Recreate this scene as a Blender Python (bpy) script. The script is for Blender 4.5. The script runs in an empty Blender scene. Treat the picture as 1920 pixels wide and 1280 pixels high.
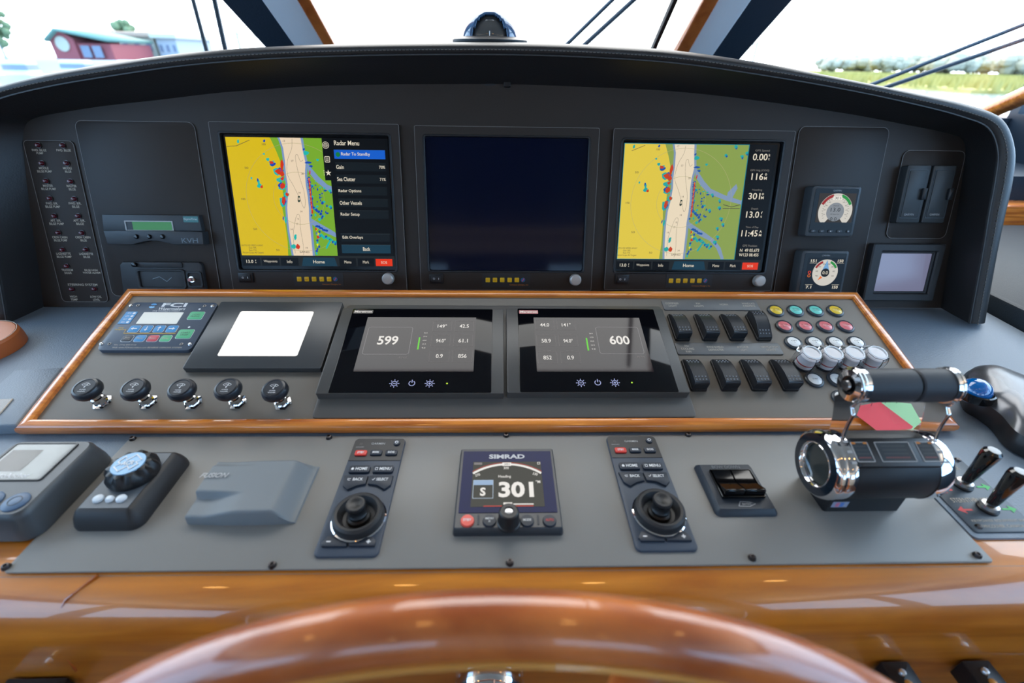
import bpy, math, random
from mathutils import Matrix, Vector
from math import sin, cos, pi, sqrt, atan2, radians
SC = bpy.context.scene
COL = SC.collection
rnd = random.Random(7)

# ------------------------------------------------------------------ camera, world, exposure
F_PX, PITCH, YAW, ROLL = 856.66, 0.552355, 0.0302672, 0.0177966
EYE = Vector((0.0, 0.0, 1.47))
def _cam():
    Rz = Matrix(((cos(YAW), -sin(YAW), 0), (sin(YAW), cos(YAW), 0), (0, 0, 1)))
    B = Matrix(((1, 0, 0), (0, -sin(PITCH), -cos(PITCH)), (0, cos(PITCH), -sin(PITCH))))
    R = Matrix(((cos(ROLL), -sin(ROLL), 0), (sin(ROLL), cos(ROLL), 0), (0, 0, 1)))
    return R @ B @ Rz
CM = _cam()
cd = bpy.data.cameras.new('camera'); cam = bpy.data.objects.new('camera', cd); COL.objects.link(cam)
cd.sensor_width = 36; cd.lens = F_PX * 36 / 1920; cd.clip_start = 0.02; cd.clip_end = 600
r0, r1, r2 = CM[0], CM[1], CM[2]
cam.matrix_world = Matrix(((r0[0], -r1[0], -r2[0], EYE.x), (r0[1], -r1[1], -r2[1], EYE.y), (r0[2], -r1[2], -r2[2], EYE.z), (0, 0, 0, 1)))
cd.dof.use_dof = True; cd.dof.focus_distance = 0.74; cd.dof.aperture_fstop = 3.2
SC.camera = cam
SC.view_settings.view_transform = 'Standard'; SC.view_settings.look = 'None'
SC.view_settings.gamma = 1.0; SC.view_settings.exposure = 0.0; SC.view_settings.use_curve_mapping = False
SKY = 6.0
w = bpy.data.worlds.new('sky'); SC.world = w; w.use_nodes = True
nt = w.node_tree; nt.nodes.clear()
out = nt.nodes.new('ShaderNodeOutputWorld'); bg = nt.nodes.new('ShaderNodeBackground')
tc = nt.nodes.new('ShaderNodeTexCoord'); cr = nt.nodes.new('ShaderNodeValToRGB'); dp = nt.nodes.new('ShaderNodeVectorMath'); dp.operation = 'DOT_PRODUCT'
sv = Vector((0.0, 0.80, 0.60)).normalized(); dp.inputs[1].default_value = sv        # hazy bright sky ahead, clear blue sky behind and to the sides
mr_ = nt.nodes.new('ShaderNodeMapRange'); mr_.inputs['From Min'].default_value = -1; mr_.inputs['From Max'].default_value = 1
nt.links.new(tc.outputs['Generated'], dp.inputs[0]); nt.links.new(dp.outputs['Value'], mr_.inputs[0]); nt.links.new(mr_.outputs[0], cr.inputs[0])
nt.links.new(cr.outputs[0], bg.inputs[0]); nt.links.new(bg.outputs[0], out.inputs[0])
cr.color_ramp.elements[0].position = 0.0; cr.color_ramp.elements[0].color = (0.34, 0.50, 0.72, 1)
cr.color_ramp.elements[1].position = 0.93; cr.color_ramp.elements[1].color = (1.0, 0.97, 0.95, 1)
e = cr.color_ramp.elements.new(0.5); e.color = (0.33, 0.58, 0.92, 1)
e = cr.color_ramp.elements.new(0.76); e.color = (0.66, 0.82, 1.0, 1)
bg.inputs[1].default_value = SKY

def ray(px, py):
    c = Vector((px - 960, py - 640, F_PX)); return (CM.transposed() @ c).normalized()
def at_depth(px, py, zc):
    c = Vector(((px - 960) / F_PX * zc, (py - 640) / F_PX * zc, zc)); return EYE + CM.transposed() @ c
def at_y(px, py, Y):
    d = ray(px, py); return EYE + d * ((Y - EYE.y) / d.y)
def at_x(px, py, X):
    d = ray(px, py); return EYE + d * ((X - EYE.x) / d.x)
def at_z(px, py, Z):
    d = ray(px, py); return EYE + d * ((Z - EYE.z) / d.z)

class Plane:
    def __init__(s, pt, tilt):
        s.t = tilt; s.u = Vector((1, 0, 0)); s.v = Vector((0, cos(tilt), sin(tilt))); s.n = Vector((0, -sin(tilt), cos(tilt)))
        s.o = Vector((0, pt.y, pt.z))
    def hit(s, px, py, h=0):
        d = ray(px, py); o = s.o + s.n * h
        return EYE + d * ((o - EYE).dot(s.n) / d.dot(s.n))
    def uv(s, px, py, h=0):
        q = s.hit(px, py, h) - s.o; return (q.dot(s.u), q.dot(s.v))
    def w(s, u, v, h=0): return s.o + s.u * u + s.v * v + s.n * h
    def mat(s, u, v, h=0):
        p = s.w(u, v, h)
        return Matrix(((1, 0, 0, p.x), (0, s.v.y, s.n.y, p.y), (0, s.v.z, s.n.z, p.z), (0, 0, 0, 1)))
P3 = Plane(at_depth(948, 820, 0.597), 0.0180311)
P2 = Plane(at_depth(948, 640, 0.700), 0.294133)
P1 = Plane(P3.hit(948, 577), 1.280559)

# ------------------------------------------------------------------ materials
def lin(c): return tuple(((x / 255) / 12.92 if x / 255 <= 0.04045 else ((x / 255 + 0.055) / 1.055) ** 2.4) for x in c)
MATS = {}
def mat(name, rgb, rough=0.5, metal=0.0, spec=0.5, coat=0.0, emit=0.0, bump=None, trans=0.0, var=0.0, aniso=None, ior=1.45, alpha=1.0, coatr=0.05):
    """rgb in sRGB 0..255; bump=(scale, distance[, kind])"""
    if name in MATS: return MATS[name]
    m = bpy.data.materials.new(name); m.use_nodes = True; n = m.node_tree; b = n.nodes['Principled BSDF']
    c = (*lin(rgb), 1)
    b.inputs['Base Color'].default_value = c; b.inputs['Roughness'].default_value = rough; b.inputs['Metallic'].default_value = metal
    b.inputs['Specular IOR Level'].default_value = spec; b.inputs['Coat Weight'].default_value = coat; b.inputs['Coat Roughness'].default_value = coatr
    b.inputs['Transmission Weight'].default_value = trans; b.inputs['IOR'].default_value = ior; b.inputs['Alpha'].default_value = alpha
    if emit:
        b.inputs['Emission Color'].default_value = c; b.inputs['Emission Strength'].default_value = emit
        b.inputs['Base Color'].default_value = (0.004, 0.004, 0.004, 1)
    if bump or var:
        t = n.nodes.new('ShaderNodeTexCoord')
        if bump:
            if len(bump) > 2 and bump[2] == 'leather':
                tx = n.nodes.new('ShaderNodeTexVoronoi'); tx.feature = 'SMOOTH_F1'; tx.inputs['Scale'].default_value = bump[0]
                o = tx.outputs['Distance']
            else:
                tx = n.nodes.new('ShaderNodeTexNoise'); tx.inputs['Scale'].default_value = bump[0]; tx.inputs['Detail'].default_value = 3
                o = tx.outputs['Fac']
            bp = n.nodes.new('ShaderNodeBump'); bp.inputs['Distance'].default_value = bump[1]; bp.inputs['Strength'].default_value = 0.6
            n.links.new(t.outputs['Object'], tx.inputs['Vector']); n.links.new(o, bp.inputs['Height']); n.links.new(bp.outputs[0], b.inputs['Normal'])
        if var:
            tx = n.nodes.new('ShaderNodeTexNoise'); tx.inputs['Scale'].default_value = 9; tx.inputs['Detail'].default_value = 6
            mr = n.nodes.new('ShaderNodeMapRange'); mr.inputs['To Min'].default_value = max(0, rough - var); mr.inputs['To Max'].default_value = min(1, rough + var)
            n.links.new(t.outputs['Object'], tx.inputs['Vector']); n.links.new(tx.outputs['Fac'], mr.inputs[0]); n.links.new(mr.outputs[0], b.inputs['Roughness'])
    MATS[name] = m; return m
def woodmat(name, a, b_, scale=(2.2, 40, 40), rough=0.3):
    m = bpy.data.materials.new(name); m.use_nodes = True; n = m.node_tree; b = n.nodes['Principled BSDF']
    t = n.nodes.new('ShaderNodeTexCoord'); mp = n.nodes.new('ShaderNodeMapping'); mp.inputs['Scale'].default_value = scale
    tx = n.nodes.new('ShaderNodeTexNoise'); tx.inputs['Scale'].default_value = 3; tx.inputs['Detail'].default_value = 8; tx.inputs['Distortion'].default_value = 0.6
    cr = n.nodes.new('ShaderNodeValToRGB'); cr.color_ramp.elements[0].position = 0.32; cr.color_ramp.elements[1].position = 0.68
    cr.color_ramp.elements[0].color = (*lin(a), 1); cr.color_ramp.elements[1].color = (*lin(b_), 1)
    n.links.new(t.outputs['Object'], mp.inputs[0]); n.links.new(mp.outputs[0], tx.inputs['Vector']); n.links.new(tx.outputs['Fac'], cr.inputs[0])
    n.links.new(cr.outputs[0], b.inputs['Base Color']); b.inputs['Roughness'].default_value = rough
    b.inputs['Coat Weight'].default_value = 1.0; b.inputs['Coat Roughness'].default_value = 0.03
    MATS[name] = m; return m
def ext(rgb, k=1.0):
    c = [min(.8, x / (SKY * .34) * k) for x in lin(rgb)]; return tuple(255 * (1.055 * x ** (1 / 2.4) - .055 if x > .0031308 else x * 12.92) for x in c)
def em(rgb, k=1.0):
    return mat('screen_%d_%d_%d_%d' % (*rgb, int(k * 100)), rgb, rough=0.3, spec=0.12, emit=k)

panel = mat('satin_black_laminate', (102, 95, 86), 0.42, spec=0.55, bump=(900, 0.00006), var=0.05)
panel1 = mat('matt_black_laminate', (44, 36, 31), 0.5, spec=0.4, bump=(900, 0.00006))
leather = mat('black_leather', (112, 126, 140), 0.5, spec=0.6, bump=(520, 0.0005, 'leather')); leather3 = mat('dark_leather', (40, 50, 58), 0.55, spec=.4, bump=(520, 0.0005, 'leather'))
leather2 = mat('smooth_black_leather', (36, 34, 34), 0.42, spec=0.6, bump=(420, 0.0002, 'leather'))
thread = mat('grey_thread', (104, 98, 92), 0.8)
blk = mat('black_plastic', (24, 25, 28), 0.38)
blkm = mat('matt_black_plastic', (38, 38, 40), 0.5, bump=(1500, 0.00004))
blkg = mat('gloss_black', (8, 8, 10), 0.08, spec=0.6)
grey = mat('grey_plastic', (74, 82, 88), 0.5)
dgrey = mat('dark_grey_plastic', (52, 56, 60), 0.45)
lgrey = mat('light_grey_plastic', (165, 165, 165), 0.45)
white = mat('white_print', (225, 225, 225), 0.6)
cream = mat('cream_print', (190, 180, 165), 0.7)
chrome = mat('chrome', (235, 235, 238), 0.05, metal=1)
steel = mat('steel', (190, 190, 192), 0.25, metal=1)
scrb = mat('dark_screw', (70, 66, 66), 0.3, metal=0.9)
glass = mat('clear_acrylic', (250, 252, 255), 0.03, trans=1.0, ior=1.3)
wood = woodmat('varnished_teak', (172, 84, 22), (234, 142, 54))
woodf = woodmat('varnished_teak_front', (170, 92, 20), (212, 130, 40), (1.5, 14, 14))
woodr = woodmat('varnished_mahogany', (150, 70, 24), (200, 112, 52), (5, 5, 12))
brass = mat('gold_inlay', (200, 140, 60), 0.3, metal=0.4, coat=1)
rubber = mat('black_rubber', (20, 20, 22), 0.7)

# ------------------------------------------------------------------ mesh builder
_tc = {}
def glyphs(s, bold=0.0, shear=0.0):
    k = (s, bold, shear)
    if k in _tc: return _tc[k]
    cu = bpy.data.curves.new('t', 'FONT'); cu.body = s; cu.offset = bold; cu.shear = shear; cu.resolution_u = 3; cu.align_x = 'CENTER'
    o = bpy.data.objects.new('t', cu); me = o.to_mesh()
    V = [v.co.copy() for v in me.vertices]; Fs = [tuple(p.vertices) for p in me.polygons]
    o.to_mesh_clear(); bpy.data.objects.remove(o); bpy.data.curves.remove(cu)
    if V:
        x0, x1 = min(v.x for v in V), max(v.x for v in V); y0, y1 = min(v.y for v in V), max(v.y for v in V)
    else: x0, x1, y0, y1 = 0, 1, 0, 1
    _tc[k] = (V, Fs, x0, x1, y0, y1); return _tc[k]

class MB:
    def __init__(s): s.V = []; s.F = []; s.M = []; s.mats = []; s.X = Matrix.Identity(4); s.sm = True
    def mi(s, m):
        if m not in s.mats: s.mats.append(m)
        return s.mats.index(m)
    def v(s, p): s.V.append(s.X @ Vector(p)); return len(s.V) - 1
    def f(s, ids, m): s.F.append(tuple(ids)); s.M.append(s.mi(m))
    def flat(s, pts, z, m):
        s.f([s.v((p[0], p[1], z)) for p in ccw(pts)], m)
    def prism(s, pts, z0, z1, m, ch=0.0, base=True, m_side=None, flare=0.0):
        pts = ccw(pts); n = len(pts); ms = m_side or m
        rings = [(offset(pts, flare), z0)]
        if ch: rings += [(pts, z1 - ch), (offset(pts, -ch * 0.3), z1 - ch * 0.3), (offset(pts, -ch), z1)]
        else: rings += [(pts, z1)]
        ids = [[s.v((p[0], p[1], z)) for p in r] for r, z in rings]
        for a, b in zip(ids, ids[1:]):
            for i in range(n): s.f((a[i], a[(i + 1) % n], b[(i + 1) % n], b[i]), ms)
        s.f(ids[-1], m)
        if base: s.f(ids[0][::-1], ms)
        return s
    def ring(s, outer, inner, z0, z1, m, zi=None, ch=0.0):
        """frame: outer & inner with the same count; inner wall goes down to zi"""
        outer, inner = ccw(outer), ccw(inner); n = len(outer); zi = z0 if zi is None else zi
        R = [(outer, z0), (outer, z1 - ch), (offset(outer, -ch), z1), (offset(inner, ch), z1), (inner, z1 - ch), (inner, zi)]
        ids = [[s.v((p[0], p[1], z)) for p in r] for r, z in R]
        for a, b in zip(ids, ids[1:]):
            for i in range(n): s.f((a[i], a[(i + 1) % n], b[(i + 1) % n], b[i]), m)
        return s
    def rings(s, pts, L, m, base=True):
        pts = ccw(pts); n = len(pts); ids = [[s.v((p[0], p[1], z)) for p in offset(pts, o)] for o, z in L]
        for a, b in zip(ids, ids[1:]):
            for i in range(n): s.f((a[i], a[(i + 1) % n], b[(i + 1) % n], b[i]), m)
        s.f(ids[-1], m)
        if base: s.f(ids[0][::-1], m)
        return s
    def box(s, c, d, m):
        x, y, z = c; a, b, h = d[0] / 2, d[1] / 2, d[2] / 2
        return s.prism([(x - a, y - b), (x + a, y - b), (x + a, y + b), (x - a, y + b)], z - h, z + h, m)
    def lathe(s, prof, m, c=(0, 0, 0), seg=32, ax=None, mfun=None):
        X = Matrix.Translation(c) @ (ax.to_4x4() if ax else Matrix.Identity(4))
        ids = []
        for r, z in prof:
            if r <= 1e-7: ids.append([s.v(X @ Vector((0, 0, z)))])
            else: ids.append([s.v(X @ Vector((r * cos(2 * pi * i / seg), r * sin(2 * pi * i / seg), z))) for i in range(seg)])
        for k, (a, b) in enumerate(zip(ids, ids[1:])):
            mm = mfun(k) if mfun else m
            for i in range(seg):
                j = (i + 1) % seg
                if len(a) == 1 and len(b) == 1: continue
                if len(a) == 1: s.f((a[0], b[j], b[i]), mm)
                elif len(b) == 1: s.f((a[i], a[j], b[0]), mm)
                else: s.f((a[i], a[j], b[j], b[i]), mm)
        return s
    def tube(s, pts, r, m, seg=10, closed=False, caps=True, flatx=1.0):
        pts = [Vector(p) for p in pts]; n = len(pts); rs = r if isinstance(r, (list, tuple)) else [r] * n
        ids = []; up = None
        for i, p in enumerate(pts):
            a = pts[(i - 1) % n] if (closed or i > 0) else p; b = pts[(i + 1) % n] if (closed or i < n - 1) else p
            t = (b - a).normalized()
            if up is None: up = t.orthogonal().normalized()
            up = (up - t * up.dot(t)).normalized(); sd = t.cross(up)
            ids.append([s.v(p + up * (rs[i] * cos(2 * pi * k / seg)) + sd * (rs[i] * flatx * sin(2 * pi * k / seg))) for k in range(seg)])
        for i in range(n if closed else n - 1):
            a, b = ids[i], ids[(i + 1) % n]
            for k in range(seg): s.f((a[k], a[(k + 1) % seg], b[(k + 1) % seg], b[k]), m)
        if caps and not closed: s.f(ids[0][::-1], m); s.f(ids[-1], m)
        return s
    def grid(s, rows, m, close=False):
        ids = [[s.v(p) for p in r] for r in rows]; n = len(rows[0])
        for a, b in zip(ids, ids[1:]):
            for i in range(n if close else n - 1): s.f((a[i], a[(i + 1) % n], b[(i + 1) % n], b[i]), m)
        return ids
    def strip(s, pts, wd, z, m):
        pts = [Vector((p[0], p[1], 0)) for p in pts]; L = []; R = []
        for i, p in enumerate(pts):
            a = pts[max(0, i - 1)]; b = pts[min(len(pts) - 1, i + 1)]; t = (b - a)
            t = t.normalized() if t.length else Vector((1, 0, 0)); q = Vector((-t.y, t.x, 0)) * wd / 2
            L.append(s.v((p.x + q.x, p.y + q.y, z))); R.append(s.v((p.x - q.x, p.y - q.y, z)))
        for i in range(len(pts) - 1): s.f((R[i], R[i + 1], L[i + 1], L[i]), m)
        return s
    def text(s, t, x, y, w_, h_, z, m, bold=0.0, shear=0.0, rot=0.0):
        V, Fs, x0, x1, y0, y1 = glyphs(t, bold, shear)
        if not V: return s
        sx = w_ / (x1 - x0); sy = (h_ / (y1 - y0)) if h_ else sx; c, q = cos(rot), sin(rot); b = len(s.V)
        for p in V:
            a = (p.x - (x0 + x1) / 2) * sx; d = (p.y - (y0 + y1) / 2) * sy
            s.v((x + a * c - d * q, y + a * q + d * c, z))
        for f in Fs: s.f([b + i for i in f], m)
        return s
    def build(s, name, parent=None, bev=0.0, ang=35, sub=0, seg=2):
        me = bpy.data.meshes.new(name); me.from_pydata([tuple(p) for p in s.V], [], s.F)
        for m in s.mats: me.materials.append(m)
        me.polygons.foreach_set('material_index', s.M); me.polygons.foreach_set('use_smooth', [True] * len(s.F))
        me.update(); me.validate()
        o = bpy.data.objects.new(name, me); COL.objects.link(o)
        if parent: o.parent = parent
        me.set_sharp_from_angle(angle=radians(ang))
        if bev:
            b = o.modifiers.new('b', 'BEVEL'); b.width = bev; b.segments = seg; b.limit_method = 'ANGLE'; b.angle_limit = radians(38); b.harden_normals = False
        if sub: q = o.modifiers.new('s', 'SUBSURF'); q.levels = sub; q.render_levels = sub
        return o
def area(p): return sum(p[i][0] * p[(i + 1) % len(p)][1] - p[(i + 1) % len(p)][0] * p[i][1] for i in range(len(p))) / 2
def ccw(p): return list(p) if area(p) > 0 else list(p)[::-1]
def offset(p, d):
    if not d: return list(p)
    n = len(p); o = []
    for i in range(n):
        a, b, c = Vector(p[i - 1][:2]), Vector(p[i][:2]), Vector(p[(i + 1) % n][:2])
        e1, e2 = (b - a), (c - b)
        if e1.length < 1e-9 or e2.length < 1e-9: o.append(p[i]); continue
        e1.normalize(); e2.normalize(); n1 = Vector((e1.y, -e1.x)); n2 = Vector((e2.y, -e2.x)); m = n1 + n2
        if m.length < 1e-6: o.append(p[i]); continue
        m.normalize(); k = d / max(0.35, m.dot(n1)); o.append((b.x + m.x * k, b.y + m.y * k))
    return o
def rr(cx, cy, w_, h_, r=0.0, seg=5):
    a, b = w_ / 2, h_ / 2; r = min(r, a * 0.98, b * 0.98)
    if r <= 0: return [(cx - a, cy - b), (cx + a, cy - b), (cx + a, cy + b), (cx - a, cy + b)]
    P = []
    for sx, sy, t0 in ((1, -1, -pi / 2), (1, 1, 0), (-1, 1, pi / 2), (-1, -1, pi)):
        for k in range(seg + 1):
            t = t0 + pi / 2 * k / seg; P.append((cx + sx * (a - r) + r * cos(t), cy + sy * (b - r) + r * sin(t)))
    return P
def circ(cx, cy, r, seg=28, ry=None): return [(cx + r * cos(2 * pi * i / seg), cy + (ry or r) * sin(2 * pi * i / seg)) for i in range(seg)]
def smooth(P, k=6, closed=False):
    P = [Vector(p) for p in P]; n = len(P); o = []
    for i in range(n if closed else n - 1):
        g = (lambda j: P[j % n]) if closed else (lambda j: P[max(0, min(n - 1, j))])
        a, b, c, d = g(i - 1), g(i), g(i + 1), g(i + 2)
        for q in range(k):
            t = q / k; o.append(0.5 * ((2 * b) + (c - a) * t + (2 * a - 5 * b + 4 * c - d) * t * t + (3 * b - a - 3 * c + d) * t ** 3))
    if not closed: o.append(P[-1])
    return o

# ------------------------------------------------------------------ things
def tag(o, label=None, cat=None, group=None, kind=None):
    if label: o['label'] = label
    if cat: o['category'] = cat
    if group: o['group'] = group
    if kind: o['kind'] = kind
    return o
class T:
    """a thing: an Empty on a plane; p() turns a photo pixel into its local coordinates on that plane"""
    def __init__(s, name, label, cat, plane, px, py, h=0.0, group=None, ph=None):
        s.pl = plane; s.u, s.v = plane.uv(px, py, h if ph is None else ph); s.h = h if ph is None else 0.0
        s.h = 0.0
        s.o = bpy.data.objects.new(name, None); COL.objects.link(s.o); s.o.empty_display_size = 0.02
        s.o.matrix_world = plane.mat(s.u, s.v, 0); tag(s.o, label, cat, group)
    def p(s, px, py, h=0.0):
        a, b = s.pl.uv(px, py, h); return (a - s.u, b - s.v)
    def rect(s, TL, TR, BR, BL, h=0.0):
        a, b, c, d = [s.p(*q, h) for q in (TL, TR, BR, BL)]
        x0 = (a[0] + d[0]) / 2; x1 = (b[0] + c[0]) / 2; y1 = (a[1] + b[1]) / 2; y0 = (c[1] + d[1]) / 2
        return ((x0 + x1) / 2, (y0 + y1) / 2, x1 - x0, y1 - y0)
    def txt(s, mb, t, px, py, w_, h_, h, m, bold=0.0, shear=0.0, z=None):
        a = s.p(px - w_ / 2, py, h); b = s.p(px + w_ / 2, py, h); hh = None
        if h_: c = s.p(px, py - h_ / 2, h); d = s.p(px, py + h_ / 2, h); hh = abs(c[1] - d[1])
        cx, cy = s.p(px, py, h)
        mb.text(t, cx, cy, b[0] - a[0], hh, (h + 0.00025) if z is None else z, m, bold, shear)
    def scale(s, px, py, h=0.0):
        a = s.p(px - 5, py, h); b = s.p(px + 5, py, h); return (b[0] - a[0]) / 10
def proj(p):
    c = CM @ (p - EYE); return (960 + F_PX * c.x / c.z, 640 + F_PX * c.y / c.z)
def struct(o): o['kind'] = 'structure'; return o
def copy_tree(o, parent=None):
    c = o.copy(); COL.objects.link(c)
    if parent: c.parent = parent
    for ch in [q for q in bpy.data.objects if q.parent == o and q != c]: copy_tree(ch, c)
    return c
def clip(poly, x0, y0, x1, y1):
    def cl(P, inside, inter):
        o = []
        for i in range(len(P)):
            a, b = P[i - 1], P[i]; ia, ib = inside(a), inside(b)
            if ib:
                if not ia: o.append(inter(a, b))
                o.append(b)
            elif ia: o.append(inter(a, b))
        return o
    def ix(X): return lambda a, b: (X, a[1] + (b[1] - a[1]) * (X - a[0]) / (b[0] - a[0]))
    def iy(Y): return lambda a, b: (a[0] + (b[0] - a[0]) * (Y - a[1]) / (b[1] - a[1]), Y)
    P = [tuple(p[:2]) for p in poly]
    for ins, it in ((lambda p: p[0] >= x0, ix(x0)), (lambda p: p[0] <= x1, ix(x1)), (lambda p: p[1] >= y0, iy(y0)), (lambda p: p[1] <= y1, iy(y1))):
        if not P: return []
        P = cl(P, ins, it)
    return P
# ------------------------------------------------------------------ cabin shell
XW, YB, ZC, WT = 1.75, -3.0, 2.2, 2.295
wallm = mat('cream_cabin_lining', (196, 190, 178), 0.6)
navy = mat('dark_blue_vinyl', (38, 52, 66), 0.45, bump=(300, 0.0005, 'leather'))
greypost = mat('grey_brushed_lining', (225, 230, 236), 0.5, bump=(200, 0.0003))
floorm = woodmat('cabin_floor_wood', (70, 40, 20), (110, 66, 34), (3, 20, 20), 0.4)
def glass_pane_mat():
    m = bpy.data.materials.new('window_glass'); m.use_nodes = True; n = m.node_tree; n.nodes.clear()
    o = n.nodes.new('ShaderNodeOutputMaterial'); mx = n.nodes.new('ShaderNodeMixShader'); fr = n.nodes.new('ShaderNodeLayerWeight'); fr.inputs[0].default_value = 0.5; pw = n.nodes.new('ShaderNodeMath'); pw.operation = 'POWER'; pw.inputs[1].default_value = 5; ml = n.nodes.new('ShaderNodeMath'); ml.operation = 'MULTIPLY_ADD'; ml.inputs[1].default_value = .5; ml.inputs[2].default_value = .02
    tr = n.nodes.new('ShaderNodeBsdfTransparent'); gl = n.nodes.new('ShaderNodeBsdfGlossy'); gl.inputs['Roughness'].default_value = 0.02
    tr.inputs[0].default_value = (0.97, 0.985, 0.985, 1); n.links.new(fr.outputs['Facing'], pw.inputs[0]); n.links.new(pw.outputs[0], ml.inputs[0])
    n.links.new(ml.outputs[0], mx.inputs[0]); n.links.new(tr.outputs[0], mx.inputs[1]); n.links.new(gl.outputs[0], mx.inputs[2]); n.links.new(mx.outputs[0], o.inputs[0])
    return m
pane = glass_pane_mat()
def box_obj(name, x0, x1, y0, y1, z0, z1, m, bev=0):
    b = MB(); b.box(((x0 + x1) / 2, (y0 + y1) / 2, (z0 + z1) / 2), (x1 - x0, y1 - y0, z1 - z0), m); return struct(b.build(name, bev=bev))
WP = Plane(Vector((0, 1.72, 1.33)), WT)             # the raked windshield
box_obj('floor', -XW - 0.05, XW + 0.05, YB - 0.05, 1.9, -0.06, 0.0, floorm)
ytop = WP.o.y + (ZC - WP.o.z) * cos(WT) / sin(WT)
box_obj('ceiling', -XW - 0.05, XW + 0.05, YB - 0.05, ytop, ZC, ZC + 0.05, wallm)
def holed_wall(name, axis, pos, th, a0, a1, z0, z1, holes, m, slant=None):
    """a wall across axis 'x' or 'y' with rectangular window holes (a, b, zlo, zhi)"""
    b = MB(); xs = sorted({a0, a1, *[h[0] for h in holes], *[h[1] for h in holes]}); zs = sorted({z0, z1, *[h[2] for h in holes], *[h[3] for h in holes]})
    for i in range(len(xs) - 1):
        for j in range(len(zs) - 1):
            cx, cz = (xs[i] + xs[i + 1]) / 2, (zs[j] + zs[j + 1]) / 2
            if any(h[0] < cx < h[1] and h[2] < cz < h[3] for h in holes): continue
            if axis == 'x': b.box((pos, cx, cz), (th, xs[i + 1] - xs[i], zs[j + 1] - zs[j]), m)
            else: b.box((cx, pos, cz), (xs[i + 1] - xs[i], th, zs[j + 1] - zs[j]), m)
    return struct(b.build(name))
side_h = [(-2.8, -1.5, 1.35, 2.0), (-1.4, -0.2, 1.3, 2.1), (-0.1, 1.69, 1.34, 2.15)]
back_h = [(-1.5, -0.55, 1.25, 1.9), (0.5, 1.5, 1.25, 1.9)]
holed_wall('wall_left', 'x', -XW - 0.03, 0.05, YB, 1.72, 0, ZC, side_h, navy)
holed_wall('wall_right', 'x', XW + 0.03, 0.05, YB, 1.72, 0, ZC, side_h, navy)
holed_wall('wall_back', 'y', YB - 0.03, 0.05, -XW, XW, 0, ZC, back_h, wallm)
box_obj('wall_front', -XW - 0.05, XW + 0.05, 1.70, 1.78, 0, 1.325, navy)
wn = 5
for sgn in (-1, 1):
    for h in side_h:
        box_obj('window_%d' % wn, sgn * (XW + 0.03) - 0.003, sgn * (XW + 0.03) + 0.003, h[0], h[1], h[2], h[3], pane); wn += 1
for h in back_h:
    box_obj('window_%d' % wn, h[0], h[1], YB - 0.033, YB - 0.027, h[2], h[3], pane); wn += 1
# windshield: panes, posts (traced as lines on the raked plane), sill
def wline(x0, y0, x1, y1):          # a straight edge on the windshield from its sill to the ceiling
    a = WP.uv(x0, y0); b = WP.uv(x1, y1); top = (ZC - WP.o.z) / sin(WT)
    f = lambda v: a[0] + (b[0] - a[0]) * (v - a[1]) / (b[1] - a[1])
    return [(f(-0.0), -0.0), (f(top), top)]
def wpost(name, L, R, z0, z1, m, bev=0.004):
    b = MB(); a = wline(*L); c = wline(*R); b.prism([a[0], c[0], c[1], a[1]], z0, z1, m)
    o = b.build(name, bev=bev); o.matrix_world = WP.mat(0, 0, 0); return struct(o)
Ld, Lg, Lw, Le = (415, 0, 496, 88), (500, 0, 560, 86), (570, 0, 618, 84), (594, 0, 638, 83)
Re, Rw, Rg, Rd = (1307, 0, 1257, 96), (1335, 0, 1281, 96), (1400, 0, 1330, 102), (1487, 0, 1391, 108)
wpost('trim_1', Ld, Lg, -0.05, 0.0, navy); wpost('trim_2', Lg, Lw, -0.04, 0.02, greypost); wpost('trim_3', Lw, Le, -0.03, 0.035, woodr)
wpost('trim_4', Re, Rw, -0.03, 0.035, woodr); wpost('trim_5', Rw, Rg, -0.04, 0.02, greypost); wpost('trim_6', Rg, Rd, -0.05, 0.0, navy)
wpost('trim_7', (1271, 0, 1229, 95), (1280, 0, 1237, 95), -0.045, -0.025, rubber, 0.002)
def wpane(name, a, c):
    b = MB(); b.prism([a[0], c[0], c[1], a[1]], -0.031, -0.026, pane); o = b.build(name); o.matrix_world = WP.mat(0, 0, 0); return struct(o)
top = (ZC - WP.o.z) / sin(WT)
wpane('window_1', [(-XW, 0), (-XW, top)], wline(*Ld)); wpane('window_2', wline(*Le), wline(*Re)); wpane('window_3', wline(*Rd), [(XW, 0), (XW, top)])
# raked wooden window pillars at both sides
for sg in (-1, 1):
    a_, c_ = at_x(1838, 216, 1.62), at_x(2010, 140, 1.62); d_ = c_ - a_; a_ = a_ - d_ * .1; c_ = a_ + d_ * 2.2
    b = MB(); b.tube([(sg * 1.76, a_.y + .05, a_.z - .02), (sg * a_.x, a_.y, a_.z), (sg * c_.x, c_.y, c_.z), (sg * 1.76, c_.y - .08, c_.z + .03)], 0.026, wood, 16, flatx=1.3); struct(b.build('trim_%d' % (8 if sg < 0 else 9)))

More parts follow.
